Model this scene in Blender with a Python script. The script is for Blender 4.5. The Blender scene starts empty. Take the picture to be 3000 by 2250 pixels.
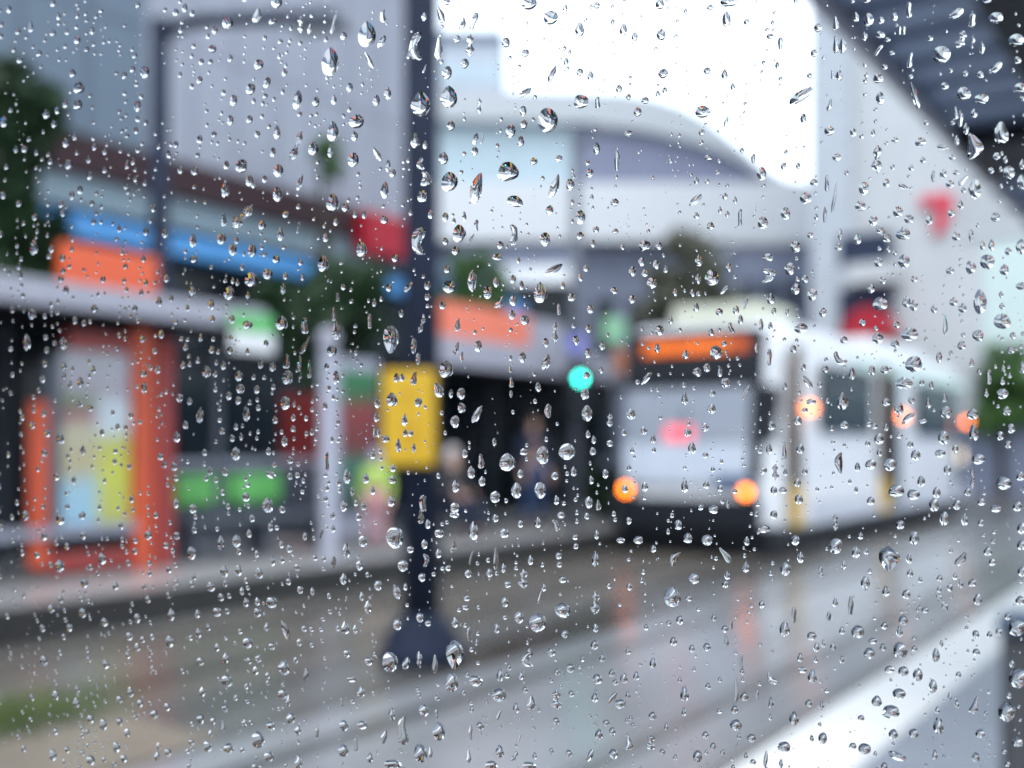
import bpy, bmesh, math, random
from mathutils import Vector, Matrix
R = math.radians
rnd = random.Random(7)
SC = bpy.context.scene
COL = SC.collection

# ------------------------------------------------------------------ camera
YAW = R(33.7)
EYE = 1.55                       # above the rails; the viewer sits on the near platform
cd = bpy.data.cameras.new('camera')
cam = bpy.data.objects.new('camera', cd); COL.objects.link(cam)
cam.location = (0, 0, EYE)
cam.rotation_euler = (R(90), 0, YAW)
cd.sensor_width = 36.0
cd.lens = 38.60
cd.shift_y = 0.0617
cd.clip_start = 0.01
cd.clip_end = 3000
cd.dof.use_dof = True
cd.dof.focus_distance = 0.309
cd.dof.aperture_fstop = 6.2
cd.dof.aperture_blades = 0
SC.camera = cam

# ------------------------------------------------------------------ sky, sun, exposure
SUN_EL, SUN_ROT = R(55), R(150)
W = bpy.data.worlds.new("World"); SC.world = W; W.use_nodes = True
nt = W.node_tree; nt.nodes.clear()
sky = nt.nodes.new('ShaderNodeTexSky'); sky.sky_type = 'NISHITA'; sky.sun_disc = False
sky.sun_elevation = SUN_EL; sky.sun_rotation = SUN_ROT
sky.air_density = 1.0; sky.dust_density = 3.0; sky.ozone_density = 1.0
tc = nt.nodes.new('ShaderNodeTexCoord')
cn = nt.nodes.new('ShaderNodeTexNoise'); cn.inputs['Scale'].default_value = 2.2; cn.inputs['Detail'].default_value = 4
cr = nt.nodes.new('ShaderNodeValToRGB')
cr.color_ramp.elements[0].position = 0.3; cr.color_ramp.elements[0].color = (7.2, 8.5, 9.9, 1)
cr.color_ramp.elements[1].position = 0.7; cr.color_ramp.elements[1].color = (10.1, 11.2, 12.3, 1)
mx = nt.nodes.new('ShaderNodeMixRGB'); mx.inputs[0].default_value = 0.88
bg = nt.nodes.new('ShaderNodeBackground'); bg.inputs['Strength'].default_value = 0.12
wo = nt.nodes.new('ShaderNodeOutputWorld')
nt.links.new(tc.outputs['Generated'], cn.inputs['Vector'])
nt.links.new(cn.outputs['Fac'], cr.inputs['Fac'])
nt.links.new(sky.outputs['Color'], mx.inputs[1]); nt.links.new(cr.outputs['Color'], mx.inputs[2])
nt.links.new(mx.outputs['Color'], bg.inputs['Color']); nt.links.new(bg.outputs['Background'], wo.inputs['Surface'])
sl = bpy.data.lights.new('sun', 'SUN'); sl.energy = 0.7; sl.angle = R(20); sl.color = (1.0, 0.97, 0.93)
so = bpy.data.objects.new('sun', sl); COL.objects.link(so)
so.rotation_euler = (R(90) - SUN_EL, 0, R(180) - SUN_ROT)
SC.view_settings.view_transform = 'Standard'; SC.view_settings.look = 'None'
SC.view_settings.exposure = 1.05; SC.view_settings.gamma = 1.0
SC.cycles.use_denoising = True
SC.cycles.max_bounces = 14; SC.cycles.transmission_bounces = 12; SC.cycles.glossy_bounces = 4; SC.cycles.diffuse_bounces = 3
SC.cycles.sample_clamp_indirect = 8.0

# ------------------------------------------------------------------ helpers
S_, C_ = math.sin(YAW), math.cos(YAW)
def at(vx, vy, d):
    """World point seen at reference pixel (vx, vy) of a 2212 px wide frame, d metres along the view."""
    a = (vx - 1106) / 2372; b = (966 - vy) / 2372
    return Vector((d * (C_ * a - S_), d * (C_ + S_ * a), EYE + b * d))

def mat(name, col, rough=0.6, metal=0.0, var=0.12, scale=3.0, bump=0.0, bscale=40.0, coat=0.0, spec=0.5, stretch=None):
    m = bpy.data.materials.new(name); m.use_nodes = True
    n = m.node_tree; p = n.nodes['Principled BSDF']
    p.inputs['Roughness'].default_value = rough; p.inputs['Metallic'].default_value = metal
    p.inputs['Coat Weight'].default_value = coat; p.inputs['Coat Roughness'].default_value = 0.08
    p.inputs['Specular IOR Level'].default_value = spec
    c = n.nodes.new('ShaderNodeTexCoord'); nz = n.nodes.new('ShaderNodeTexNoise')
    nz.inputs['Scale'].default_value = scale; nz.inputs['Detail'].default_value = 5
    src = c.outputs['Object']
    if stretch:
        mp = n.nodes.new('ShaderNodeMapping'); mp.inputs['Scale'].default_value = stretch
        n.links.new(src, mp.inputs['Vector']); src = mp.outputs['Vector']
    n.links.new(src, nz.inputs['Vector'])
    r = n.nodes.new('ShaderNodeValToRGB')
    r.color_ramp.elements[0].position = 0.3; r.color_ramp.elements[1].position = 0.7
    r.color_ramp.elements[0].color = tuple(max(0, x * (1 - var)) for x in col) + (1,)
    r.color_ramp.elements[1].color = tuple(min(1, x * (1 + var)) for x in col) + (1,)
    n.links.new(nz.outputs['Fac'], r.inputs['Fac']); n.links.new(r.outputs['Color'], p.inputs['Base Color'])
    if bump:
        b = n.nodes.new('ShaderNodeBump'); b.inputs['Strength'].default_value = bump; b.inputs['Distance'].default_value = 0.02
        n2 = n.nodes.new('ShaderNodeTexNoise'); n2.inputs['Scale'].default_value = bscale
        n.links.new(src, n2.inputs['Vector']); n.links.new(n2.outputs['Fac'], b.inputs['Height']); n.links.new(b.outputs['Normal'], p.inputs['Normal'])
    return m

def emit(name, col, strength, dots=0.0):
    m = bpy.data.materials.new(name); m.use_nodes = True
    n = m.node_tree; p = n.nodes['Principled BSDF']
    p.inputs['Base Color'].default_value = (col[0] * .3, col[1] * .3, col[2] * .3, 1); p.inputs['Roughness'].default_value = .3
    p.inputs['Emission Color'].default_value = tuple(col) + (1,)
    p.inputs['Emission Strength'].default_value = strength
    if dots:
        c = n.nodes.new('ShaderNodeTexCoord'); v = n.nodes.new('ShaderNodeTexVoronoi'); v.inputs['Scale'].default_value = dots
        r = n.nodes.new('ShaderNodeMapRange'); r.inputs['From Min'].default_value = .2; r.inputs['From Max'].default_value = .6
        r.inputs['To Min'].default_value = strength * 1.6; r.inputs['To Max'].default_value = strength * .3
        n.links.new(c.outputs['Object'], v.inputs['Vector']); n.links.new(v.outputs['Distance'], r.inputs['Value'])
        n.links.new(r.outputs['Result'], p.inputs['Emission Strength'])
    return m

def glassy(name, ior):
    m = bpy.data.materials.new(name); m.use_nodes = True
    n = m.node_tree; n.nodes.clear()
    g = n.nodes.new('ShaderNodeBsdfGlass'); g.inputs['IOR'].default_value = ior; g.inputs['Roughness'].default_value = 0.0
    g.inputs['Color'].default_value = (1, 1, 1, 1)
    o = n.nodes.new('ShaderNodeOutputMaterial'); n.links.new(g.outputs['BSDF'], o.inputs['Surface'])
    return m

def obj(name, bm, m, parent=None, smooth=False, bevel=0.0):
    me = bpy.data.meshes.new(name)
    if isinstance(bm, bmesh.types.BMesh):
        bmesh.ops.recalc_face_normals(bm, faces=bm.faces)
        bm.to_mesh(me); bm.free()
    else:
        me.from_pydata(bm[0], [], bm[1])
    if smooth:
        for p in me.polygons: p.use_smooth = True
    o = bpy.data.objects.new(name, me); COL.objects.link(o)
    for x in (m if isinstance(m, (list, tuple)) else [m]): me.materials.append(x)
    if parent: o.parent = parent
    if bevel:
        b = o.modifiers.new('bevel', 'BEVEL'); b.width = bevel; b.segments = 3; b.limit_method = 'ANGLE'
    return o

def tag(o, label, cat, group=None):
    o['label'] = label; o['category'] = cat
    if group: o['group'] = group
    return o

def thing(name, label, cat, loc=(0, 0, 0), rz=0.0, group=None):
    o = bpy.data.objects.new(name, None); COL.objects.link(o); o.empty_display_size = .1
    o.location = loc; o.rotation_euler = (0, 0, rz)
    return tag(o, label, cat, group)

def struct(name, bm, m, smooth=False, bevel=0.0):
    o = obj(name, bm, m, None, smooth, bevel); o['kind'] = 'structure'; return o

def B(*boxes, rz=0.0):
    """bmesh of boxes (x0,x1,y0,y1,z0,z1)."""
    bm = bmesh.new()
    for x0, x1, y0, y1, z0, z1 in boxes:
        r = bmesh.ops.create_cube(bm, size=1.0)
        bmesh.ops.scale(bm, vec=(x1 - x0, y1 - y0, z1 - z0), verts=r['verts'])
        bmesh.ops.translate(bm, vec=((x0 + x1) / 2, (y0 + y1) / 2, (z0 + z1) / 2), verts=r['verts'])
    return bm

def lathe(prof, n=24, axis='Z', c=(0, 0, 0)):
    """bmesh revolved from (radius, height) pairs, closed ends."""
    bm = bmesh.new(); rings = []
    for r, h in prof:
        ring = []
        for i in range(n):
            a = 2 * math.pi * i / n
            p = (r * math.cos(a), r * math.sin(a), h)
            if axis == 'X': p = (p[2], p[0], p[1])
            if axis == 'Y': p = (p[0], p[2], p[1])
            ring.append(bm.verts.new((p[0] + c[0], p[1] + c[1], p[2] + c[2])))
        rings.append(ring)
    for a, b in zip(rings, rings[1:]):
        for i in range(n):
            bm.faces.new((a[i], a[(i + 1) % n], b[(i + 1) % n], b[i]))
    bm.faces.new(rings[0][::-1]); bm.faces.new(rings[-1])
    return bm

def tube(bm, pts, rads, n=10):
    pts = [Vector(p) for p in pts]
    if not isinstance(rads, (list, tuple)): rads = [rads] * len(pts)
    rings = []
    for i, p in enumerate(pts):
        t = (pts[min(i + 1, len(pts) - 1)] - pts[max(i - 1, 0)]).normalized()
        u = t.orthogonal().normalized() if i == 0 else (u - t * u.dot(t)).normalized()
        v = t.cross(u)
        rings.append([bm.verts.new(p + (u * math.cos(2 * math.pi * k / n) + v * math.sin(2 * math.pi * k / n)) * rads[i]) for k in range(n)])
    for a, b in zip(rings, rings[1:]):
        for k in range(n): bm.faces.new((a[k], a[(k + 1) % n], b[(k + 1) % n], b[k]))
    bm.faces.new(rings[0][::-1]); bm.faces.new(rings[-1])
    return bm

def prism(poly, axis_vec):
    """closed solid from a planar polygon (list of Vectors) pushed along axis_vec."""
    bm = bmesh.new(); av = Vector(axis_vec)
    a = [bm.verts.new(Vector(p)) for p in poly]; b = [bm.verts.new(Vector(p) + av) for p in poly]
    bm.faces.new(a); bm.faces.new(b[::-1])
    for i in range(len(a)):
        j = (i + 1) % len(a); bm.faces.new((a[i], b[i], b[j], a[j]))
    return bm

# ------------------------------------------------------------------ materials
M = dict(
    asphalt=None,
    sky_sheen=mat('wet concrete with painted sky sheen', (.235, .24, .25), .16, var=.22, scale=1.1, bump=.15, bscale=30, stretch=(1.5, .35, 1)),  # near track: mirrored sky put into a paler base colour
    concrete=mat('wet brown concrete', (.125, .112, .098), .27, var=.35, scale=1.3, stretch=(2.2, .25, 1), bump=.15, bscale=30),
    platform=mat('wet platform paving', (.34, .33, .33), .25, var=.12, scale=2.0, bump=.1, bscale=25),
    near_platform=mat('wet bluestone paving', (.20, .225, .27), .3, var=.12, scale=2.0, bump=.1, bscale=25),
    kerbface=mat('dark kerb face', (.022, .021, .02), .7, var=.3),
    white_line=mat('white edge paint', (.74, .735, .72), .45, var=.05),
    rail=mat('wet steel rail', (.16, .15, .14), .25, .8, var=.3),
    darkpole=mat('dark navy post paint', (.010, .016, .036), .75, var=.2, spec=.25),
    dark=mat('black trim', (.008, .010, .016), .55, var=.2, spec=.3),
    soffit=mat('blue grey roof slats', (.34, .42, .58), .5, var=.06),
    deck=mat('slate roof deck', (.16, .20, .30), .6, var=.1),
    yellow=mat('yellow sign paint', (.62, .37, .008), .5, var=.06),
    ochre=mat('ochre mark paint', (.55, .30, .01), .4, var=.06),
    orange=mat('orange red frame paint', (.55, .075, .025), .4, var=.08),
    darkred=mat('deep red frame paint', (.30, .035, .03), .45, var=.1),
    orangesign=mat('orange sign face', (.72, .10, .025), .4, var=.04),
    salmon=mat('salmon sign face', (.78, .19, .11), .4, var=.04),
    white=mat('white panel paint', (.74, .75, .77), .35, var=.05),
    tramwhite=mat('white tram paint', (.72, .73, .76), .25, var=.04, coat=.4),
    canopy=mat('pale grey canopy metal', (.33, .33, .39), .35, var=.06),
    greymetal=mat('grey post metal', (.30, .31, .38), .4, var=.08),
    midgrey=mat('mid grey panel', (.075, .085, .11), .4, var=.1),
    green=mat('bright green panel', (.14, .50, .12), .45, var=.1),
    signgreen=mat('green sign face', (.10, .45, .12), .45, var=.1),
    lime=mat('lime cloth', (.42, .62, .12), .8, var=.12),
    blue=mat('blue awning cloth', (.07, .27, .58), .6, var=.08),
    maroon=mat('maroon fascia paint', (.025, .004, .008), .7, var=.25),
    red=mat('red sign face', (.36, .004, .018), .4, var=.1),
    tealband=mat('grey teal fascia', (.19, .25, .28), .5, var=.08),
    glassdark=mat('dark window glass', (.008, .014, .020), .15, var=.3, spec=.25),
    glassteal=mat('dark teal tram glass', (.006, .022, .032), .25, var=.3, spec=.12),
    windscreen=mat('pale reflecting windscreen', (.30, .33, .39), .12, var=.06, coat=.6),
    tyre=mat('black rubber', (.02, .02, .02), .7),
    brown=mat('ochre brown pillar', (.065, .032, .005), .85, var=.15, spec=.1),
    mint=mat('pale mint stripe', (.50, .68, .62), .35, var=.05),
    cream=mat('pale cream roof unit', (.56, .57, .46), .5, var=.05),
    bark=mat('wet bark', (.035, .028, .022), .8, var=.3, scale=8, bump=.6, bscale=30),
    skin=mat('skin', (.55, .34, .26), .55, var=.05),
    navy=mat('navy cloth', (.012, .02, .05), .85, var=.15),
    jeans=mat('blue denim', (.02, .05, .13), .85, var=.2),
    charcoal=mat('charcoal cloth', (.03, .03, .035), .85, var=.15),
    pink=mat('pink cloth', (.55, .28, .30), .85, var=.1),
    paleblue=mat('pale blue cloth', (.35, .48, .66), .85, var=.1),
    whitecloth=mat('white cloth', (.72, .70, .72), .85, var=.05),
    hair=mat('dark brown hair', (.03, .018, .012), .5, var=.2),
    tan=mat('tan paving', (.185, .155, .12), .4, var=.12, scale=4),
    purple=mat('violet sign disc', (.16, .17, .48), .4, var=.06),
    rust=mat('rust orange box', (.42, .15, .07), .5, var=.1),
)
def wet_asphalt():
    m = bpy.data.materials.new('wet asphalt'); m.use_nodes = True
    n = m.node_tree; p = n.nodes['Principled BSDF']
    c = n.nodes.new('ShaderNodeTexCoord'); a = n.nodes.new('ShaderNodeTexNoise'); a.inputs['Scale'].default_value = .55; a.inputs['Detail'].default_value = 6
    mp = n.nodes.new('ShaderNodeMapping'); mp.inputs['Scale'].default_value = (1.6, .35, 1)
    n.links.new(c.outputs['Object'], mp.inputs['Vector']); n.links.new(mp.outputs['Vector'], a.inputs['Vector'])
    r = n.nodes.new('ShaderNodeValToRGB'); e = r.color_ramp.elements
    e[0].position = .35; e[0].color = (.048, .040, .032, 1); e[1].position = .65; e[1].color = (.15, .148, .146, 1)
    n.links.new(a.outputs['Fac'], r.inputs['Fac']); n.links.new(r.outputs['Color'], p.inputs['Base Color'])
    q = n.nodes.new('ShaderNodeMapRange'); q.inputs['From Min'].default_value = .35; q.inputs['From Max'].default_value = .65
    q.inputs['To Min'].default_value = .08; q.inputs['To Max'].default_value = .28
    n.links.new(a.outputs['Fac'], q.inputs['Value']); n.links.new(q.outputs['Result'], p.inputs['Roughness'])
    b = n.nodes.new('ShaderNodeBump'); b.inputs['Strength'].default_value = .25; b.inputs['Distance'].default_value = .01
    t = n.nodes.new('ShaderNodeTexNoise'); t.inputs['Scale'].default_value = 60; n.links.new(c.outputs['Object'], t.inputs['Vector'])
    n.links.new(t.outputs['Fac'], b.inputs['Height']); n.links.new(b.outputs['Normal'], p.inputs['Normal'])
    return m
M['asphalt'] = wet_asphalt()
def leafmat(name, col): return mat(name, col, .55, var=.45, scale=1.4)
M['leaf_dark'] = leafmat('dark wet leaves', (.018, .050, .016)); M['leaf_mid'] = leafmat('mid green leaves', (.045, .11, .022))
M['leaf_grey'] = leafmat('olive grey leaves', (.10, .105, .075)); M['leaf_fresh'] = leafmat('fresh green leaves', (.085, .125, .03))

# ------------------------------------------------------------------ ground, tracks, platforms
KX = -8.05          # far platform edge
NX = -1.65          # near platform edge
struct('ground', B((-300, 300, -200, 400, -.5, 0)), M['asphalt'])
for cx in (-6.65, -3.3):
    struct('track_slab', B((cx - 1.15, cx + 1.15, -30, 33, -.1, .004)), M['concrete'] if cx < -5 else M['sky_sheen'])
    bm = B(*[b for s in (-1, 1) for b in ((cx + s * .7175 - .035, cx + s * .7175 + .035, -30, 33, -.05, .012), (cx + s * .7175 + s * -.10 - .02, cx + s * .7175 - s * .10 + .02, -30, 33, -.05, .009))])
    struct('tram_track', bm, M['rail'])
struct('platform', B((KX - 3.3, KX - .01, -12, 36, -.2, .30)), M['platform'])
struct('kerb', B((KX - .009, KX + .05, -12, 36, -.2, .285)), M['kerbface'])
struct('platform', B((NX + .40, 6, -12, 40, -.2, .30)), M['near_platform'])
struct('kerb', B((NX, NX + .399, -12, 40, -.2, .304)), M['white_line'])
struct('road', B((-16.2, KX - 3.31, -60, 120, -.1, .008)), M['asphalt'])
struct('pavement', B((-17.5, -16.2, -60, 24, -.1, .12)), M['concrete'])
# verge of weeds and tan paving beside the rails, close to the viewer
struct('paving', B((-5.42, -4.52, 1.2, 4.0, -.1, .010)), M['tan'])
gb = bmesh.new()
for i in range(3200):
    x = rnd.gauss(-5.9, .32); y = rnd.gauss(3.25, .5); h = rnd.uniform(.03, .09)
    if x < -7 or x > -5.3: continue
    a = rnd.uniform(0, 6.28); dx, dy = math.cos(a) * .006, math.sin(a) * .006; lx, ly = rnd.uniform(-.04, .04), rnd.uniform(-.04, .04)
    gb.faces.new((gb.verts.new((x - dx, y - dy, .004)), gb.verts.new((x + dx, y + dy, .004)), gb.verts.new((x + lx, y + ly, h))))
g = obj('grass', gb, M['leaf_fresh']); g['kind'] = 'stuff'; g['label'] = 'low green grass growing beside the rails'

# ------------------------------------------------------------------ far platform shelters
def shelter(y0, y1, label, signs, dz=0.0):
    """A tram shelter: canopy on posts, glazed back wall, sign boxes on the canopy."""
    t = thing('tram_shelter', label, 'tram shelter', (-9.0, y0, .30), 0, 'shelters along the far platform')
    L = y1 - y0
    obj('canopy', B((-2.0, 0, 0, L, 2.56 + dz, 2.66 + dz)), M['dark'], t, bevel=.02)
    obj('fascia', B((0.002, .06, 0, L, 2.52 + dz, 2.76), (-2.0, .0019, L - .06, L + .02, 2.52 + dz, 2.76)), M['canopy'], t, bevel=.015)
    obj('back_wall', B((-1.9, -1.84, .1, L - .1, .1, 2.55 + dz)), M['glassdark'], t)
    n = max(2, int(L / 1.6))
    for i in range(n + 1):
        y = .12 + (L - .24) * i / n
        obj('post', B((-1.83, -1.75, y - .04, y + .04, 0, 2.555 + dz)), M['midgrey'], t)
    for i in (0, 1):
        y = .25 + (L - .5) * i
        obj('post', lathe([(.045, 0), (.045, 2.555 + dz)], 14, c=(-.45, y, 0)), M['midgrey'], t)
    for a, b, z0, z1, m in signs:
        obj('sign_box', B((-.42, -.30, a - y0, b - y0, z0 - .3, z1 - .3)), m, t, bevel=.02)
    return t
sh1 = shelter(1.0, 8.55, 'tram shelter with pale canopy edge and green bench at the near end', [(6.3, 7.38, 3.07, 3.50, M['orangesign'])])
sh2 = shelter(11.6, 19.5, 'farther tram shelter beyond the lamp post with long salmon and white sign', [(12.25, 14.46, 3.07, 3.60, M['salmon']), (14.47, 15.5, 3.07, 3.58, M['canopy'])], -.16)

# information board in an orange frame
ib = thing('information_board', 'tall orange framed board with a yellow and pale blue poster', 'board', (-9.4, 6.0, .30))
obj('frame', B((-.14, .02, 1.17, 1.41, 0, 2.48)), M['orange'], ib, bevel=.03)
obj('frame', B((-.14, .0, 1.46, 1.67, 0, 2.40)), M['darkred'], ib, bevel=.02)
obj('frame', B((-.08, .0, .03, .22, .10, 1.68)), M['orange'], ib, bevel=.03)
obj('top_bar', B((-.13, -.03, .45, 1.165, 2.20, 2.38)), M['darkred'], ib)
obj('bottom_bar', B((-.13, -.01, .225, 1.165, .06, .22)), M['darkred'], ib)
obj('glazing', B((-.12, -.06, .23, .375, .50, 2.1)), M['midgrey'], ib)
obj('sill', B((-.18, .03, -.9, 1.165, .40, .49)), M['greymetal'], ib)
def poster_mat():
    m = bpy.data.materials.new('printed poster'); m.use_nodes = True
    n = m.node_tree; p = n.nodes['Principled BSDF']; p.inputs['Roughness'].default_value = .3
    c = n.nodes.new('ShaderNodeTexCoord'); s = n.nodes.new('ShaderNodeSeparateXYZ'); n.links.new(c.outputs['Generated'], s.inputs[0])
    nz = n.nodes.new('ShaderNodeTexNoise'); nz.inputs['Scale'].default_value = 3
    n.links.new(c.outputs['Generated'], nz.inputs['Vector'])
    ad = n.nodes.new('ShaderNodeMath'); ad.operation = 'MULTIPLY_ADD'; ad.inputs[1].default_value = .18
    n.links.new(nz.outputs['Fac'], ad.inputs[0]); n.links.new(s.outputs['Z'], ad.inputs[2])
    def ramp(stops):
        r = n.nodes.new('ShaderNodeValToRGB'); e = r.color_ramp.elements
        while len(e) < len(stops): e.new(.5)
        for k, (q, col) in enumerate(stops): e[k].position = q; e[k].color = col + (1,)
        n.links.new(ad.outputs[0], r.inputs['Fac']); return r
    a = ramp([(.05, (.26, .45, .58)), (.30, (.30, .48, .58)), (.42, (.42, .36, .20)), (.62, (.45, .42, .30)), (.72, (.28, .10, .12)), (.80, (.12, .20, .10)), (.88, (.34, .30, .34)), (1.0, (.38, .38, .42))])
    b = ramp([(.05, (.40, .42, .12)), (.34, (.50, .52, .06)), (.56, (.46, .46, .10)), (.62, (.50, .58, .62)), (.78, (.52, .58, .62)), (.86, (.36, .32, .36)), (1.0, (.40, .40, .44))])
    g = n.nodes.new('ShaderNodeMapRange'); g.inputs['From Min'].default_value = .40; g.inputs['From Max'].default_value = .6
    n.links.new(s.outputs['Y'], g.inputs['Value'])
    x = n.nodes.new('ShaderNodeMixRGB'); n.links.new(g.outputs['Result'], x.inputs[0]); n.links.new(a.outputs['Color'], x.inputs[1]); n.links.new(b.outputs['Color'], x.inputs[2])
    n.links.new(x.outputs['Color'], p.inputs['Base Color']); return m
obj('poster', B((-.10, -.055, .38, 1.16, .50, 2.195)), poster_mat(), ib)

# bench with two green backs
be = thing('bench', 'grey bench with two bright green backrests', 'bench', (-9.35, 7.9, .30))
obj('seat', B((-.45, 0, 0, 2.3, .40, .46)), M['midgrey'], be, bevel=.02)
for y in (0.14, 0.92):
    obj('backrest', B((-.50, -.455, y, y + (.70 if y < .5 else .80), .60, .93)), M['green'], be, bevel=.04)
for y in (.1, 1.12, 2.2):
    obj('leg', B((-.40, -.05, y - .025, y + .025, 0, .395)), M['midgrey'], be)
    obj('support', B((-.54, -.503, y - .02, y + .02, .40, .96)), M['midgrey'], be)
# handrail behind the bench
hr = thing('handrail', 'pale grey handrail on posts behind the green bench', 'handrail', (-9.95, 7.6, .30))
obj('rail', B((-.03, .03, 0, 3.4, 1.02, 1.10)), M['greymetal'], hr, bevel=.02)
obj('panel', B((-.012, .012, .1, 3.3, .15, 1.0)), M['midgrey'], hr)
for y in (.05, 1.7, 3.35): obj('post', B((-.025, .025, y - .025, y + .025, 0, 1.018)), M['greymetal'], hr)

# pale round-topped post
rp = thing('bollard', 'tall pale grey post with a rounded white cap beside the green bench', 'post', at(709, 966, 12.4).xy.to_3d() + Vector((0, 0, .30)))
obj('shaft', lathe([(.13, 0), (.13, .05), (.095, .06), (.09, 2.35)], 20), M['greymetal'], rp, True)
obj('cap', lathe([(.09, 2.35), (.11, 2.38), (.125, 2.45), (.11, 2.53), (.06, 2.58), (.01, 2.60)], 20), M['canopy'], rp, True)
# green and white stop flag on a post
p = Vector((-8.9, 8.24, 0))
sf = thing('stop_flag', 'square green and white stop sign fixed to the shelter canopy end', 'sign', (p.x, p.y, .30))
obj('bracket', B((-.045, .051, -.05, .05, 2.55, 2.62)), M['midgrey'], sf)
obj('panel', B((.052, .09, -.30, .30, 2.26, 2.47)), M['white'], sf, bevel=.015)
obj('panel', B((.052, .09, -.30, .30, 2.472, 2.67)), M['signgreen'], sf, bevel=.015)

# poster stand beside the lamp post
p = at(765, 966, 13.7)
ps = thing('poster_stand', 'grey poster stand with green red and blue print', 'sign', (p.x, p.y, .30))
obj('frame', B((-.06, .06, -.36, .40, .15, 2.35)), M['greymetal'], ps, bevel=.02)
def stand_mat():
    m = bpy.data.materials.new('stand print'); m.use_nodes = True
    n = m.node_tree; pb = n.nodes['Principled BSDF']; pb.inputs['Roughness'].default_value = .3
    c = n.nodes.new('ShaderNodeTexCoord'); s = n.nodes.new('ShaderNodeSeparateXYZ'); n.links.new(c.outputs['Generated'], s.inputs[0])
    nz = n.nodes.new('ShaderNodeTexNoise'); nz.inputs['Scale'].default_value = 4; n.links.new(c.outputs['Generated'], nz.inputs['Vector'])
    ad = n.nodes.new('ShaderNodeMath'); ad.operation = 'MULTIPLY_ADD'; ad.inputs[1].default_value = .15
    n.links.new(nz.outputs['Fac'], ad.inputs[0]); n.links.new(s.outputs['Z'], ad.inputs[2])
    r = n.nodes.new('ShaderNodeValToRGB'); e = r.color_ramp.elements
    st = [(.08, (.02, .03, .04)), (.25, (.02, .10, .07)), (.42, (.02, .14, .09)), (.52, (.12, .015, .015)), (.80, (.20, .02, .02)), (.90, (.01, .10, .03)), (1.0, (.01, .13, .04))]
    while len(e) < len(st): e.new(.5)
    for k, (q, col) in enumerate(st): e[k].position = q; e[k].color = col + (1,)
    n.links.new(ad.outputs[0], r.inputs['Fac']); n.links.new(r.outputs['Color'], pb.inputs['Base Color']); return m
obj('print', B((.062, .075, -.31, .35, .45, 2.2)), stand_mat(), ps)

# ------------------------------------------------------------------ dark mast between the tracks with its yellow sign
p = at(911, 966, 7.92)
ms = thing('lamp_post', 'thick dark navy post on a flared base between the tracks', 'post', (p.x, p.y, 0))
obj('base', lathe([(.31, 0), (.31, .10), (.27, .14), (.25, .22), (.18, .30), (.14, .36)], 28), M['darkpole'], ms, True)
obj('shaft', lathe([(.135, .361), (.13, 3.0), (.122, 8.0)], 24), M['darkpole'], ms, True)
obj('arm', tube(bmesh.new(), [(0, 0, 7.6), (-1.4, 0, 7.75), (-2.6, 0, 7.8)], .05), M['darkpole'], ms, True)
obj('clamp', lathe([(.145, 1.38), (.145, 1.46)], 20), M['dark'], ms); obj('clamp', lathe([(.145, 2.02), (.145, 2.10)], 20), M['dark'], ms)
ys = thing('sign', 'yellow rounded rectangular sign fixed to the dark navy post', 'sign', at(884, 966, 7.72).xy.to_3d() + Vector((0, 0, 1.42)), YAW)
obj('plate', B((-.185, .185, -.02, .02, 0, .67)), M['yellow'], ys, bevel=.018)
for x0, x1, z0, z1 in ((-.06, .03, .46, .52), (-.09, .06, .30, .33), (-.05, .08, .14, .27)):
    obj('mark', B((x0, x1, -.0235, -.0205, z0, z1)), M['ochre'], ys)

# street lamp with a long arm behind the shelter
p = at(345, 966, 14.0)
ln = thing('street_lamp', 'slim dark street lamp with a long level arm behind the shelter', 'street lamp', (p.x, p.y, 0), R(28))
obj('pole', lathe([(.16, 0), (.14, .5), (.115, 7.0)], 16), M['darkpole'], ln, True)
obj('arm', tube(bmesh.new(), [(0, 0, 6.75), (.25, 0, 6.92), (.6, 0, 6.97), (2.3, 0, 6.95)], .085), M['darkpole'], ln, True)
obj('lamp_head', B((1.75, 2.45, -.12, .12, 6.78, 6.90)), M['midgrey'], ln, bevel=.03)

# traffic signal pole
p = at(1243, 966, 16.8)
ts = thing('traffic_signal', 'tall slim signal pole showing a green light beneath a violet disc', 'traffic light', (p.x, p.y, .30), YAW)
obj('pole', lathe([(.09, 0), (.075, 6.0)], 14), M['midgrey'], ts, True)
obj('arm', tube(bmesh.new(), [(0, 0, 5.8), (.25, 0, 6.05), (.7, 0, 6.1)], .05), M['midgrey'], ts, True)
hd = obj('signal_head', B((-.14, .24, -.30, -.10, 1.72, 2.50)), M['dark'], ts, bevel=.03)
obj('lens', lathe([(.06, -.325), (.06, -.301)], 20, 'Y', c=(.06, 0, 2.28)), emit('green signal glow', (.04, .95, .72), 7.0), hd)
obj('lens', lathe([(.09, -.315), (.09, -.301)], 20, 'Y', c=(.06, 0, 1.98)), M['glassdark'], hd)
obj('disc', lathe([(.16, -.16), (.16, -.12)], 24, 'Y', c=(.0, 0, 2.82)), M['purple'], ts)
p = at(1328, 966, 17.6)
gs = thing('stop_flag', 'small pale green sign above a rust box at the front of the tram', 'sign', (p.x, p.y, .30), YAW)
obj('post', lathe([(.045, 0), (.045, 3.45)], 12), M['midgrey'], gs, True)
obj('panel', B((-.20, .16, -.09, -.05, 2.92, 3.32)), mat('pale green sign face', (.20, .42, .26), .45), gs, bevel=.015)
obj('box', B((-.02, .22, -.14, -.05, 2.42, 2.80)), M['rust'], gs, bevel=.02)

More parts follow.
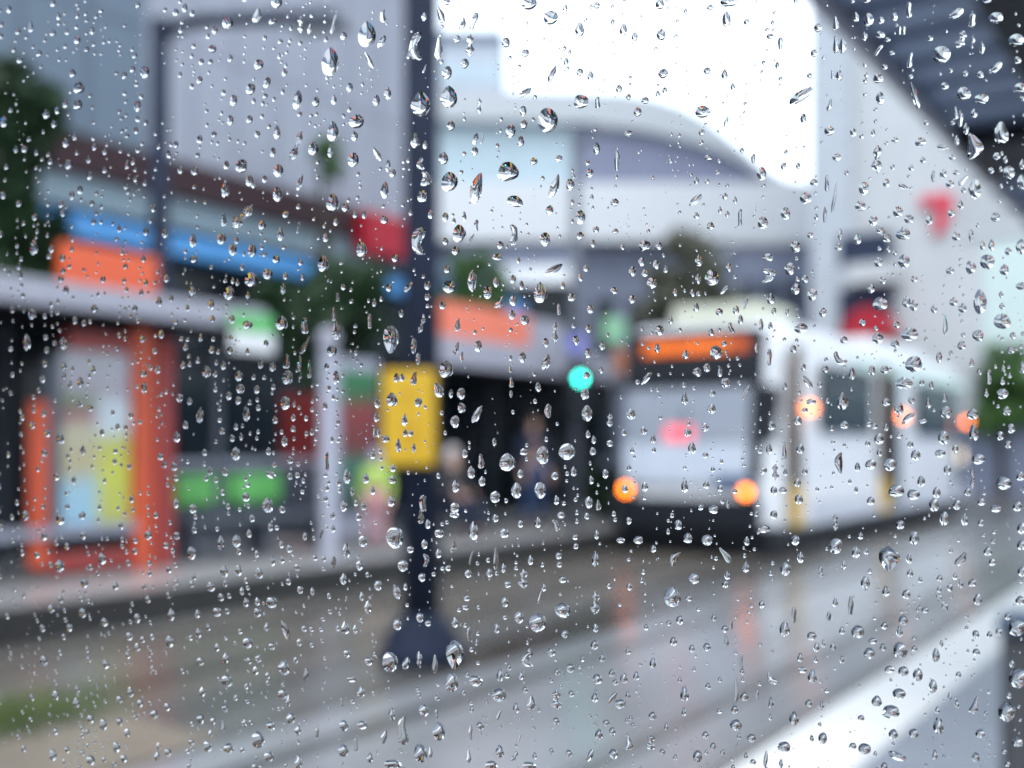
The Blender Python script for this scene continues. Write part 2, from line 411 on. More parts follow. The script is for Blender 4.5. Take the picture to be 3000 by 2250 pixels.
# dark post at the edge of the near platform
p = at(2200, 966, 3.0)
dp = thing('bollard', 'dark grey post standing on the near platform behind the white edge', 'post', (p.x, p.y, .30))
obj('shaft', lathe([(.075, 0), (.075, .02), (.046, .03), (.045, .74)], 24), mat('dark grey post metal', (.035, .038, .045), .5, spec=.3), dp, True)
obj('cap', lathe([(.045, .741), (.056, .745), (.056, .775), (.04, .80), (.01, .808)], 24), mat('slate cap metal', (.06, .09, .14), .5), dp, True)

# roof over the near platform
nr = thing('platform_roof', 'blue grey slatted roof over the near platform with a black edge beam', 'roof')
RX = NX + .12
sb = [(RX + .05, 3.4, y, y + .25, 3.52, 3.60) for y in [(3.4 + .42 * i) for i in range(23)]]
obj('slats', B(*sb), M['soffit'], nr)
obj('deck', B((RX + .04, 3.4, 3.35, 13.2, 3.63, 3.76)), M['deck'], nr)
obj('edge_beam', B((RX - .02, RX + .045, 3.35, 13.2, 3.44, 3.78)), M['canopy'], nr)
obj('beam', B((RX + .05, -.921, 7.2, 8.2, 3.40, 3.515)), M['dark'], nr)
obj('beam', B((-.92, -.3, 3.4, 13.1, 3.38, 3.516)), M['dark'], nr)
for y in (4.0, 12.6): obj('column', lathe([(.09, .30), (.09, 3.515)], 16, c=(2.2, y, 0)), M['darkpole'], nr, True)
# unseen dark walls and ceiling added round the viewer, keeping sky reflections off the pane
wr = thing('reflection_screen', 'unseen dark walls added behind the viewer to keep sky out of the window', 'light screen')
obj('wall', B((-1.5, 3.2, -1.9, -1.8, .30, 3.51)), M['dark'], wr)
obj('wall', B((2.6, 2.7, -1.795, 3.0, .30, 3.51)), M['dark'], wr)
obj('wall', B((-1.55, -1.45, -1.79, -1.0, .30, 3.51)), M['dark'], wr)
obj('ceiling', B((-1.5, 2.6, -1.79, .0, 2.5, 2.55)), M['dark'], wr)

# ------------------------------------------------------------------ the tram
TX, TY = -6.65, 14.55
tr = thing('tram', 'white tram with an orange lit destination display coming along the far track', 'tram', (TX, TY, 0))
Lt = 12.7
def ring(hw, zb, zt, y, rake, rr=.22):
    """rounded cross-section, points counter-clockwise"""
    pts = []
    for cx, cz, a0 in ((hw - .08, zb + .08, -90), (hw - rr - .10, zt - rr, 0), (-(hw - rr - .10), zt - rr, 90), (-(hw - .08), zb + .08, 180)):
        r_ = .08 if cz < 1 else rr
        for k in range(6):
            a = R(a0 + 90 * k / 5)
            pts.append((cx + r_ * math.cos(a), cz + r_ * math.sin(a)))
    out = []
    for x, z in pts:
        out.append(Vector((x, y + rake * max(0, z - 1.1), z)))
    return out
bm = bmesh.new(); rings = []
for hw, zb, zt, y, rk in ((1.10, .42, 3.30, 0.0, .10), (1.19, .40, 3.35, .25, .06), (1.27, .38, 3.38, .8, .02), (1.30, .36, 3.40, 1.5, 0), (1.30, .36, 3.40, Lt - 1.2, 0), (1.24, .38, 3.36, Lt - .4, 0), (1.12, .42, 3.26, Lt, 0)):
    rings.append([bm.verts.new(q) for q in ring(hw, zb, zt, y, rk)])
for a, b in zip(rings, rings[1:]):
    n = len(a)
    for i in range(n): bm.faces.new((a[i], a[(i + 1) % n], b[(i + 1) % n], b[i]))
bm.faces.new(rings[0][::-1]); bm.faces.new(rings[-1])
obj('body', bm, M['tramwhite'], tr, True).data.set_sharp_from_angle(angle=R(40))
def front(name, x0, x1, z0, z1, m, off=.012, th=.02, bev=.0, parent=None):
    """a panel lying on the raked front face"""
    def yy(z): return .10 * max(0, z - 1.1)
    bm = bmesh.new()
    nn = 4
    rows = [[bm.verts.new((x, yy(z) - off - e, z)) for x in (x0, x1) ] for e in (0, th) for z in [z0 + (z1 - z0) * i / nn for i in range(nn + 1)]]
    A_, B_ = rows[:nn + 1], rows[nn + 1:]
    for i in range(nn):
        bm.faces.new((A_[i][0], A_[i][1], A_[i + 1][1], A_[i + 1][0])); bm.faces.new((B_[i][0], B_[i + 1][0], B_[i + 1][1], B_[i][1]))
        for k in (0, 1): bm.faces.new((A_[i][k], A_[i + 1][k], B_[i + 1][k], B_[i][k]))
    for rws in ((A_[0], B_[0]), (A_[nn], B_[nn])): bm.faces.new((rws[0][0], rws[1][0], rws[1][1], rws[0][1]))
    return obj(name, bm, m, parent or tr, bevel=bev)
front('header', -1.09, 1.09, 2.41, 3.24, M['dark'], bev=.015)
dd = front('destination_display', -.80, .56, 2.91, 3.10, emit('amber display glow', (1.0, .19, .006), .72, 26), .034, .01)
front('route_number', .61, .84, 2.91, 3.10, emit('dim amber display glow', (1.0, .16, .01), .36, 26), .034, .01, parent=None)
front('windscreen', -1.04, .90, 1.62, 2.40, M['windscreen'], bev=.01)
front('pillar', .91, 1.10, 1.10, 2.40, M['dark'])
front('wiper', -.10, -.06, 1.60, 2.1, M['dark'], .034, .012)
front('lower_panel', -1.05, .90, 1.02, 1.61, mat('pale blue tram panel', (.52, .57, .66), .3, var=.08, coat=.3), bev=.01)
front('badge', .40, .9, .98, 1.16, mat('dark blue tram panel', (.06, .10, .2), .3), .034, .01)
front('sign', -.38, .06, 1.64, 1.86, emit('pink red sign glow', (1.0, .16, .22), .75), .034, .01)
obj('quarter_window', prism([Vector(q_) for q_ in ((1.085, .035, 1.62), (1.195, .27, 1.62), (1.215, .26, 1.62), (1.105, .02, 1.62))], (0, .05, .80)), M['dark'], tr)
obj('bumper', B((-1.10, 1.10, -.14, .05, .36, .82)), M['dark'], tr, bevel=.05)
obj('underframe', B((-1.20, 1.20, .12, Lt - .1, .10, .37)), M['dark'], tr)
amber = emit('amber lamp glow', (1.0, .20, .008), 7.5); amber2 = emit('orange side lamp glow', (1.0, .22, .05), 6.0)
for x in (-.93, .93):
    h = obj('headlight', lathe([(.10, -.165), (.11, -.10), (.11, -.02)], 20, 'Y', c=(x, 0, .93)), M['dark'], tr)
    obj('lens', lathe([(.055, -.19), (.065, -.166)], 20, 'Y', c=(x, 0, .93)), amber, h)
for x in (-1, 1):
    mi = obj('mirror', B((x * 1.33 - .05, x * 1.33 + .05, -.12, -.02, 2.0, 2.38)), M['dark'], tr, bevel=.02)
    obj('bracket', B((min(x * 1.08, x * 1.28), max(x * 1.08, x * 1.28), .0, .03, 2.3, 2.34)), M['dark'], mi)
SX = 1.303
def side(name, y0, y1, z0, z1, m, th=.012, off=0.0, bev=.0, both=True, tilt=False, parent=None):
    for s in ((1, -1) if both else (1,)):
        a, b = sorted((s * (SX + off), s * (SX + off + th)))
        obj(name, B((a, b, y0 - TY, y1 - TY, z0, z1)), m, parent or tr, bevel=bev)
for y0, y1 in ((16.5, 19.25), (22.4, 25.4)):
    side('window', y0, y1, 1.78, 2.82, M['glassteal'], bev=.004)
    side('window_rail', y0, y1, 2.45, 2.50, M['midgrey'], .004, .013)
for y0, y1 in ((20.25, 21.05), (25.75, 26.2)):
    side('door', y0, y1, .50, 2.84, M['glassteal'], bev=.004)
side('stripe', 18.2, 27.0, 2.90, 3.02, M['mint'], .006)
side('skirt', 16.1, 27.0, .40, .72, mat('pale grey tram skirt', (.50, .52, .58), .35), .008)
for y in (15.32, 19.92): 
    side('door_pillar', y - .15, y + .15, .45, 3.0, M['brown'], .05, .004, both=False, bev=.01)
    side('step_edge', y - .152, y + .152, .42, 1.0, M['yellow'], .06, .003, both=False, bev=.01)
for y, e in ((15.95, 1), (21.25, 1), (26.95, 1)):
    obj('side_lamp', lathe([(.06, SX - .03), (.06, SX + .05), (.05, SX + .065)], 18, 'X', c=(0, y - TY, 2.13)), amber2, tr)
obj('marker_lamp', lathe([(.16, SX - .03), (.16, SX + .03), (.11, SX + .05)], 18, 'X', c=(0, 26.3 - TY, 1.35)), emit('cream lamp glow', (1.0, .86, .66), 1.1), tr)
obj('roof_unit', B((-.57, .90, .60, 1.9, 3.385, 3.66)), M['cream'], tr, bevel=.06)
obj('roof_unit', B((-.85, .85, 6.2, 10.2, 3.39, 3.62)), M['tramwhite'], tr, bevel=.06)
for y in (1.9, Lt - 2.3):
    w = obj('bogie', B((-1.0, 1.0, y - .95, y + .95, .16, .36)), M['tyre'], tr)
    for s in (-1, 1):
        for dy in (-.6, .6): obj('wheel', lathe([(.30, s * .70 - .05), (.30, s * .70 + .05)], 20, 'X', c=(0, y + dy, .312)), M['rail'], w)

vm = thing('vending_machine', 'dark red vending machine at the back of the platform beside the pale capped post', 'machine', (-10.9, 11.0, .30))
obj('body', B((-.35, .35, 0, .62, .06, 1.98)), mat('dull maroon paint', (.15, .014, .014), .5), vm, bevel=.03)
obj('display_window', B((.352, .365, .08, .54, .75, 1.85)), M['glassdark'], vm)
obj('slot', B((.352, .37, .15, .47, .25, .45)), M['dark'], vm)
obj('base', B((-.32, .32, .03, .59, 0, .059)), M['dark'], vm)

# ------------------------------------------------------------------ buildings
def facade_mat(name, col, seam, w):
    m = mat(name, col, .5, var=.06, scale=.4)
    n = m.node_tree; p = n.nodes['Principled BSDF']; src = p.inputs['Base Color'].links[0].from_socket
    br = n.nodes.new('ShaderNodeTexBrick'); br.offset = 0; br.inputs['Scale'].default_value = 1.0
    br.inputs['Brick Width'].default_value = w; br.inputs['Row Height'].default_value = 3.1; br.inputs['Mortar Size'].default_value = .05
    br.inputs['Mortar'].default_value = tuple(seam) + (1,)
    c = n.nodes.new('ShaderNodeTexCoord'); s = n.nodes.new('ShaderNodeSeparateXYZ'); k = n.nodes.new('ShaderNodeCombineXYZ')
    ad = n.nodes.new('ShaderNodeMath'); ad.operation = 'ADD'
    n.links.new(c.outputs['Object'], s.inputs[0]); n.links.new(s.outputs['X'], ad.inputs[0]); n.links.new(s.outputs['Y'], ad.inputs[1])
    n.links.new(ad.outputs[0], k.inputs['X']); n.links.new(s.outputs['Z'], k.inputs['Y']); n.links.new(k.outputs[0], br.inputs['Vector'])
    n.links.new(src, br.inputs['Color1']); n.links.new(src, br.inputs['Color2']); n.links.new(br.outputs['Color'], p.inputs['Base Color'])
    return m
M['fac_blue'] = facade_mat('blue grey cladding', (.11, .15, .20), (.06, .085, .12), 1.3)
M['fac_lilac'] = facade_mat('pale lilac cladding', (.29, .305, .36), (.19, .20, .25), 1.1)
M['fac_white'] = facade_mat('white cladding', (.45, .465, .48), (.39, .40, .42), 3.0)
M['fac_grey'] = facade_mat('slate grey cladding', (.15, .17, .24), (.1, .11, .15), 2.0)
M['fac_pale'] = facade_mat('pale blue cladding', (.37, .41, .47), (.3, .34, .39), 2.4)
M['arc'] = mat('slate roof metal', (.17, .185, .27), .5, var=.06, scale=.4, stretch=(1, 1, 6))
M['tealglass'] = mat('pale teal glazing', (.40, .51, .56), .3, var=.08, scale=.3)

def street_building(label, y0, y1, h, m, awnings, bands=True):
    t = thing('shop_building', label, 'building', (-17.0, y0, 0)); L = y1 - y0
    obj('wall', B((-13, 0, 0, L, 6.95, h)), m, t)
    obj('ground_wall', B((-13, -.25, 0, L, 0, 6.949)), M['dark'], t)
    n = max(2, int(L / 2.6))
    for i in range(n):
        a = L * i / n + .15; b = L * (i + 1) / n - .15
        obj('shop_window', B((-.248, -.20, a, b, .5, 3.1)), M['glassdark'], t)
        obj('upper_window', B((-.248, -.20, a, b, 3.5, 5.0)), M['glassdark'], t)
    if bands:
        obj('fascia', B((.002, .35, .0, L, 6.28, 6.949)), M['maroon'], t)
        obj('fascia', B((-.198, .2, .0, L, 5.72, 6.27)), M['tealband'], t)
    for a, b in awnings:
        a -= y0; b -= y0
        poly = [Vector((-.197, a, 5.71)), Vector((.55, a, 5.45)), Vector((.55, a, 5.12)), Vector((-.197, a, 5.12))]
        obj('awning', prism(poly, (0, b - a, 0)), M['blue'], t)
    return t
b1 = street_building('blue grey clad shop building at the end of the row behind the tram shelter', -14, 13.2, 10.3, M['fac_blue'], [(10.1, 13.19)])
b2 = street_building('pale lilac clad shop building with maroon fascia and blue awnings', 13.205, 21.4, 12.9, M['fac_lilac'], [(13.21, 17.1), (18.25, 20.9)])
obj('sign', B((.352, .75, 18.6 - 13.205, 20.8 - 13.205, 5.9, 6.85)), M['red'], b2, bevel=.04)
lb = thing('kiosk_building', 'low single storey shop with a blue awning beside the lilac building', 'building', (-17.0, 21.45, 0))
obj('wall', B((-8, -.25, 0, 5.2, 0, 6.0)), M['midgrey'], lb)
obj('shop_window', B((-.248, -.2, .3, 4.9, .5, 4.4)), M['glassdark'], lb)
obj('awning', prism([Vector((-.245, .6, 5.72)), Vector((.6, .6, 5.45)), Vector((.6, .6, 5.12)), Vector((-.245, .6, 5.12))], (0, 3.2, 0)), M['blue'], lb)
obj('parapet', B((-8.1, -.15, -.02, 5.3, 6.001, 6.25)), M['tealband'], lb)

def local(vx, d):
    p = at(vx, 966, d); return (p.x, p.y, 0)
# station with the arched roof, its front square to the viewer
D = 55; k = D / 2372
st = thing('station_building', 'large station with a dark arched roof over a long white fascia', 'building', local(1330, D), YAW)
X = lambda vx: (vx - 1330) * k
Z = lambda vy: EYE + (966 - vy) * k
up = [(942, 200), (1150, 202), (1340, 206), (1410, 217), (1470, 236), (1525, 266), (1585, 312), (1643, 364), (1690, 390), (1735, 403)]
lo = [(1668, 402), (1600, 352), (1550, 330), (1491, 310), (1400, 288), (1330, 278), (1275, 270), (942, 262)]
obj('roof', prism([Vector((X(a), -.4, Z(b))) for a, b in up + lo], (0, 16, 0)), mat('pale roof shell', (.43, .455, .48), .45, var=.05), st)
obj('sail', prism([Vector((X(a), .1, Z(b + 1))) for a, b in lo[:-1] + [(1236, 268), (1236, 402)]], (0, 14, 0)), M['arc'], st)
obj('glass_wing', B((X(946), X(1235), .3, 14, Z(402), Z(263))), M['tealglass'], st)
for i in range(7): obj('mullion', B((X(955 + i * 40) - .06, X(955 + i * 40) + .06, .18, .298, Z(402), Z(263))), M['fac_pale'], st)
obj('fascia', B((X(900), X(1800), -1.0, 16, Z(528), Z(404))), mat('white fascia panel', (.57, .585, .61), .4, var=.04), st)
obj('wall', B((X(905), X(1790), .2, 15, 0, Z(529))), M['fac_grey'], st)
for i in range(12):
    a = X(925 + i * 72); obj('window', B((a, a + 1.1, .12, .198, 1.0, 9.0)), M['glassdark'], st)
# tall stepped block far behind
D2 = 72; k2 = D2 / 2372
tb = thing('tower_block', 'tall pale blue stepped office block far beyond the station', 'building', local(1000, D2), YAW)
q = lambda vx: (vx - 1000) * k2
z2 = lambda vy: EYE + (966 - vy) * k2
obj('wall', B((q(860), q(1086), 0, 18, 0, z2(85))), M['fac_pale'], tb)
obj('wall', B((q(1087), q(1175), 2, 18, 0, z2(222))), M['fac_pale'], tb)
obj('parapet', B((q(855), q(1090), -.4, 18.3, z2(85) + .01, z2(72))), M['fac_grey'], tb)
for r in range(6):
    for c in range(5):
        a = q(875 + c * 42); z = 15.5 + r * 2.0
        obj('window', B((a, a + .8, -.06, -.002, z, z + 1.1)), M['tealglass'], tb)
# cream kiosk with a white canopy
D3 = 31; k3 = D3 / 2372
kb = thing('kiosk', 'dark glazed kiosk with a white canopy band beyond the signal pole', 'kiosk', local(1165, D3), YAW)
obj('wall', B((-75 * k3, 80 * k3, .2, 3, 0, EYE + 385 * k3)), M['glassdark'], kb)
obj('canopy', B((-78 * k3, 85 * k3, -.5, 3.1, EYE + 346 * k3, EYE + 386 * k3)), M['white'], kb, bevel=.06)
obj('roof', B((-185 * k3, 85 * k3, 0, 3.05, EYE + 396 * k3, EYE + 428 * k3)), M['fac_grey'], kb)
# slate building beside the station
D4 = 44; k4 = D4 / 2372
gb_ = thing('office_building', 'low slate grey office block between the station and the white building', 'building', local(1700, D4), YAW)
obj('wall', B((-110 * k4, 75 * k4, 0, 5, 0, EYE + 436 * k4)), M['fac_grey'], gb_)
obj('roof', B((-115 * k4, 80 * k4, -.2, 5.2, EYE + 436 * k4 + .01, EYE + 452 * k4)), M['fac_white'], gb_)
for i in range(4):
    for j in range(3): obj('window', B((-95 * k4 + i * .85, -95 * k4 + i * .85 + .5, -.05, -.002, 2 + j * 2.4, 3.4 + j * 2.4)), M['glassdark'], gb_)

# white building with the red mark
wb = thing('office_building', 'tall white building with fine ribs and a red sign on its front', 'building', (-12.8, 39, 0))
obj('wall', B((0, 24, 0, 16, 0, 27)), M['fac_white'], wb)
obj('pier', B((-.15, 1.3, -.3, 15.9, 0, 27.2)), mat('pale grey pier', (.39, .42, .46), .5), wb)
for i in range(20): obj('rib', B((5.0, 23.9, -.14, -.003, 8.6 + i * .62, 8.78 + i * .62)), mat('white rib', (.54, .555, .57), .4) if i == 0 else bpy.data.materials['white rib'], wb)
obj('window', B((.9, 2.75, -.37, -.303, 7.9, 9.0)), M['navy'], wb)
obj('window', B((.9, 2.75, -.37, -.303, 5.3, 7.1)), M['navy'], wb)
obj('balcony', B((1.31, 3.0, -.9, -.004, 7.2, 7.9)), M['fac_white'], wb)
obj('awning', prism([Vector((1.45 + .75 + .85 * math.cos(t_), -1.6, 5.3 + 1.0 * math.sin(t_))) for t_ in [math.pi * k_ / 10 for k_ in range(11)]], (0, 1.2, 0)), M['red'], wb)
obj('glazing', B((5.6, 12, -.06, -.003, 2.5, 8.3)), mat('pale mint glazing', (.50, .60, .58), .3, var=.06, scale=.5), wb)
obj('base_wall', B((2.6, 23.9, -.08, -.004, 0, 2.49)), M['fac_grey'], wb)
seven = [(-.52, .62), (.50, .62), (.50, .30), (.22, -.68), (-.16, -.68), (.10, .26), (-.52, .26)]
obj('sign', prism([Vector((4.15 + a, -.26, 9.45 + b)) for a, b in seven], (0, .25, 0)), mat('bright red sign', (.55, .02, .05), .4), wb)

# ------------------------------------------------------------------ trees
def tree(p, h, crowns, m, n, label, leaf=.16, group='street trees'):
    t = thing('tree', label, 'tree', p, 0, group)
    bm = bmesh.new(); bend = rnd.uniform(-.2, .2)
    tube(bm, [(0, 0, -.05), (bend * .3, 0, h * .3), (bend, .05, h * .62), (bend * 1.1, 0, h * .92)], [.04 * h * .5 + .03, .016 * h + .02, .010 * h + .015, .012], 10)
    for i in range(7):
        a = rnd.uniform(0, 6.28); z = h * rnd.uniform(.4, .75); c = rnd.choice(crowns)
        e = Vector((c[0], c[1], c[2])) + Vector((math.cos(a), math.sin(a), .3)) * c[3] * .7
        tube(bm, [(bend * .8, 0, z), (bend * .4 + e.x * .5, e.y * .5, (z + e.z) / 2 + .1), tuple(e)], [.035, .022, .008], 6)
    obj('trunk', bm, M['bark'], t, True)
    V_, F_ = [], []
    tot = sum(c[3] ** 2 for c in crowns)
    for cx, cy, cz, r in crowns:
        clumps = []
        for i in range(16):
            v = Vector((rnd.gauss(0, 1), rnd.gauss(0, 1), rnd.gauss(0, .8))).normalized() * r * rnd.uniform(.35, 1.0)
            clumps.append((Vector((cx, cy, cz)) + v, r * rnd.uniform(.2, .42)))
        for i in range(int(n * r * r / tot)):
            c, cr_ = rnd.choice(clumps)
            v = Vector((rnd.gauss(0, 1), rnd.gauss(0, 1), rnd.gauss(0, 1))).normalized() * cr_ * rnd.uniform(.3, 1) ** .5
            o = c + v; u = Vector((rnd.gauss(0, 1), rnd.gauss(0, 1), rnd.gauss(0, .6))).normalized(); w = u.orthogonal().normalized()
            s = leaf * rnd.uniform(.6, 1.3); b = len(V_)
            V_ += [o - u * s, o + w * s * .45, o + u * s, o - w * s * .45]; F_.append((b, b + 1, b + 2, b + 3))
    obj('crown', ([tuple(v) for v in V_], F_), m, t)
    return t
tree(local(-25, 14.2), 7.1, [(.15, 0, 6.1, .75), (-.2, .1, 5.5, .7), (-.7, .2, 4.6, 1.0), (.45, -.1, 4.7, .6), (.1, 0, 3.6, .7)], M['leaf_dark'], 4600, 'dark leafy street tree rising behind the tram shelter roof')
tree(local(60, 15.5), 5.0, [(0, 0, 4.5, .5), (-.3, .1, 3.8, .6)], M['leaf_dark'], 1800, 'smaller dark tree overlapping the blue grey building beside the shelter')
tree(local(690, 17.5), 4.4, [(-.7, 0, 3.55, .72), (.5, 0, 3.7, .75), (0, .1, 3.1, .7)], M['leaf_dark'], 4200, 'low dark bushy tree between the shelter and the thick post', group='street trees')
tree(local(706, 22.5), 8.2, [(0, 0, 7.65, .30), (.05, .1, 7.3, .24), (-.1, 0, 5.0, .3)], M['leaf_mid'], 800, 'slender tree with a small high tuft against the lilac building', .12)
tree(local(1030, 23.0), 5.8, [(0, 0, 5.1, .55), (.15, 0, 4.4, .6), (-.35, 0, 4.7, .45)], M['leaf_mid'], 2600, 'fresh green tree beside the salmon and white sign', .13)
tree(local(1485, 35), 9.2, [(0, 0, 7.9, .75), (-.4, 0, 6.6, 1.3), (.6, 0, 5.9, 1.5), (-1.0, 0, 5.0, 1.3), (.2, 0, 4.4, 1.5)], M['leaf_grey'], 8000, 'olive grey cone shaped tree behind the oncoming tram', .2)
tree(local(2165, 36), 5.6, [(0, 0, 4.0, 1.0), (.2, 0, 2.6, 1.0)], M['leaf_mid'], 4200, 'dark green tree just beyond the rear of the tram', .17)
tree(local(2250, 37), 6.2, [(0, 0, 4.6, 1.2), (-.1, 0, 3.0, 1.2)], M['leaf_mid'], 4200, 'brighter green tree in front of the white building', .17)
pl = thing('shrub', 'small dark shrub growing at the foot of the far shelter', 'plant', local(1330, 19.6))

obj('foliage', ([tuple(Vector((0, 0, .7)) + Vector((rnd.gauss(0, .22), rnd.gauss(0, .22), rnd.gauss(0, .2))) + o) for i in range(700) for o in (Vector((0, 0, 0)), Vector((.05, .02, .03)), Vector((.02, .06, -.02)))], [(3 * i, 3 * i + 1, 3 * i + 2) for i in range(700)]), M['leaf_dark'], pl)
obj('stem', lathe([(.03, .0), (.02, .9)], 8), M['bark'], pl)

# ------------------------------------------------------------------ people on the far platform
def skin_mesh(name, verts, edges, rads, m, parent, root=0):
    me = bpy.data.meshes.new(name); me.from_pydata([tuple(v) for v in verts], edges, [])
    o = bpy.data.objects.new(name, me); COL.objects.link(o); me.materials.append(m); o.parent = parent
    sk = o.modifiers.new('skin', 'SKIN'); sk.use_smooth_shade = True
    for i, r in enumerate(rads):
        me.skin_vertices[0].data[i].radius = (r, r) if not isinstance(r, tuple) else r
        me.skin_vertices[0].data[i].use_root = (i == root)
    sb = o.modifiers.new('subdiv', 'SUBSURF'); sb.levels = 1; sb.render_levels = 1
    return o
def person(label, p, rz, h, top, legs, shoes, head, hood, seated=False, bend=.08):
    t = thing('person', label, 'person', p, rz, 'people waiting at the shelters'); s = h / 1.75
    P = lambda x, y, z: Vector((x, y, z)) * s
    if seated:
        hip = .50; pel = P(0, 0, hip)
        ch, nk, hd, tp = P(0, -.02, hip + .33), P(0, -.03, hip + .52), P(0, -.05, hip + .62), P(0, -.05, hip + .76)
        L = [[P(x * .10, -.02, hip), P(x * .13, -.44, hip + .02), P(x * .13, -.42, .10), P(x * .14, -.56, .05)] for x in (-1, 1)]
        A = [[P(x * .19, 0, hip + .45), P(x * .25, -.10, hip + .19), P(x * .14, -.32, hip + .12), P(x * .12, -.38, hip + .10)] for x in (-1, 1)]
    else:
        pel = P(0, 0, .95); ch, nk, hd, tp = P(0, -.01, 1.28), P(0, -.01, 1.48), P(0, -.03, 1.57), P(0, -.02, 1.71)
        L = [[P(x * .095, 0, .90), P(x * .11, -.03, .50), P(x * .11 + x * .02, .02, .09), P(x * .13, -.13, .05)] for x in (-1, 1)]
        A = [[P(x * .19, 0, 1.40), P(x * .25, .02, 1.12), P(x * .23, -.10, .89), P(x * .22, -.14, .82)] for x in (-1, 1)]
    v = [pel, ch, nk, hd, tp, hd + P(0, -.085, .02)]; e = [(0, 1), (1, 2), (2, 3), (3, 4), (3, 5)]; r = [.13 * s, .14 * s, .055 * s, .082 * s, .07 * s, .018 * s]
    for a in A:
        b = len(v); v += a; e += [(1, b), (b, b + 1), (b + 1, b + 2), (b + 2, b + 3)]; r += [.055 * s, .042 * s, .030 * s, .034 * s]
        d = (a[3] - a[2]).normalized(); side_ = d.cross(Vector((0, 1, 0))).normalized()
        for q in range(5):       # four fingers and a thumb
            b2 = len(v); off = side_ * (.030 - .016 * q) * s if q < 4 else side_ * .038 * s
            ln_ = (.075, .085, .08, .065, .045)[q] * s; st0 = a[3] + off + (d * .02 * s if q < 4 else -d * .02 * s)
            v += [st0, st0 + d * ln_ * .55, st0 + d * ln_ + Vector((0, -.015, 0)) * s]; e += [(b + 3, b2), (b2, b2 + 1), (b2 + 1, b2 + 2)]; r += [.0095 * s, .0085 * s, .007 * s]
    for l in L:
        b = len(v); v += l; e += [(0, b), (b, b + 1), (b + 1, b + 2), (b + 2, b + 3)]; r += [.085 * s, .055 * s, .042 * s, .035 * s]
    skin_mesh('body', v, e, r, M['skin'], t)
    v, e, r = [pel, ch, nk - Vector((0, 0, .03)) * s], [(0, 1), (1, 2)], [.165 * s, .175 * s, .085 * s]
    for a in A:
        b = len(v); v += a[:3]; e += [(1, b), (b, b + 1), (b + 1, b + 2)]; r += [.08 * s, .062 * s, .05 * s]
    skin_mesh('jacket', v, e, r, top, t)
    v, e, r = [pel - Vector((0, 0, .02)) * s], [], [.155 * s]
    for l in L:
        b = len(v); v += l[:3]; e += [(0, b), (b, b + 1), (b + 1, b + 2)]; r += [.10 * s, .072 * s, .055 * s]
    skin_mesh('trousers', v, e, r, legs, t)
    for l in L: skin_mesh('shoe', [l[2] - Vector((0, -.03, .03)) * s, l[3], l[3] + Vector((0, -.07, -.005)) * s], [(0, 1), (1, 2)], [.052 * s, .045 * s, .035 * s], shoes, t)
    bm = bmesh.new(); bmesh.ops.create_uvsphere(bm, u_segments=16, v_segments=12, radius=1)
    for q in list(bm.verts):
        if q.co.y < -.35 and q.co.z < .45: q.co.y *= .4
    bmesh.ops.scale(bm, vec=(.10 * s, .115 * s, .135 * s), verts=bm.verts); bmesh.ops.translate(bm, vec=hd + P(0, .02, .055), verts=bm.verts)
    obj('hood' if hood else 'hair', bm, head, t, True)
    for x in (-1, 1):
        bm = bmesh.new(); bmesh.ops.create_uvsphere(bm, u_segments=8, v_segments=6, radius=.011 * s); bmesh.ops.translate(bm, vec=hd + P(x * .03, -.075, .05), verts=bm.verts); obj('eye', bm, M['dark'], t, True)
    return t
p = at(1150, 966, 17.0); person('person in a dark navy coat and blue jeans standing under the farther shelter', (p.x, p.y, .30), R(60), 1.74, M['navy'], M['jeans'], M['charcoal'], M['hair'], False)
p = at(974, 966, 15.4); person('person with a white hood sitting in dark clothes just beyond the thick post', (p.x, p.y, .30), R(75), 1.70, M['charcoal'], M['navy'], M['charcoal'], M['whitecloth'], True, True)
p = at(812, 966, 13.3); person('child in a lime top and pink trousers with a pale blue hood', (p.x, p.y, .30), R(40), 1.22, M['lime'], M['pink'], M['charcoal'], M['paleblue'], True)
q = at(974, 966, 15.45)
sb_ = thing('bench', 'plain dark bench under the farther shelter where a person sits', 'bench', (q.x - .15, q.y - .5, .30), 0)
obj('seat', B((-.25, .2, -.3, 1.4, .34, .40)), M['midgrey'], sb_, bevel=.01)
for y in (-.2, 1.3): obj('leg', B((-.2, .15, y - .03, y + .03, 0, .339)), M['midgrey'], sb_)

# ------------------------------------------------------------------ the window and the rain on it
D0, TILT = 0.320, R(12)
PZ = YAW - TILT
tt = math.tan(TILT)
Fv, Rv = Vector((-S_, C_, 0)), Vector((C_, S_, 0))
PC = Fv * D0 + Vector((0, 0, EYE))
GLASS, WATER = glassy('window glass', 1.5), glassy('rain water', 1.333)
win = thing('window', 'clear window pane wet with rain in front of the whole street view', 'window', PC, PZ)
obj('pane', B((-.55, .55, -.005, 0, -.36, .44)), GLASS, win)
for b in ((-.60, -.5505, -.03, .02, -.41, .49), (.5505, .60, -.03, .02, -.41, .49), (-.55, .55, -.03, .02, .4405, .49), (-.55, .55, -.03, .02, -.41, -.3605)):
    obj('frame', B(b), M['darkpole'], win, bevel=.004)

def onpane(vx, vy):
    a = (vx - 1106) / 2372; b = (966 - vy) / 2372
    f = D0 / (1 + a * tt); r = a * f
    return r * math.cos(TILT) - (f - D0) * math.sin(TILT), b * f, f / 2372    # u, v, metres per reference pixel

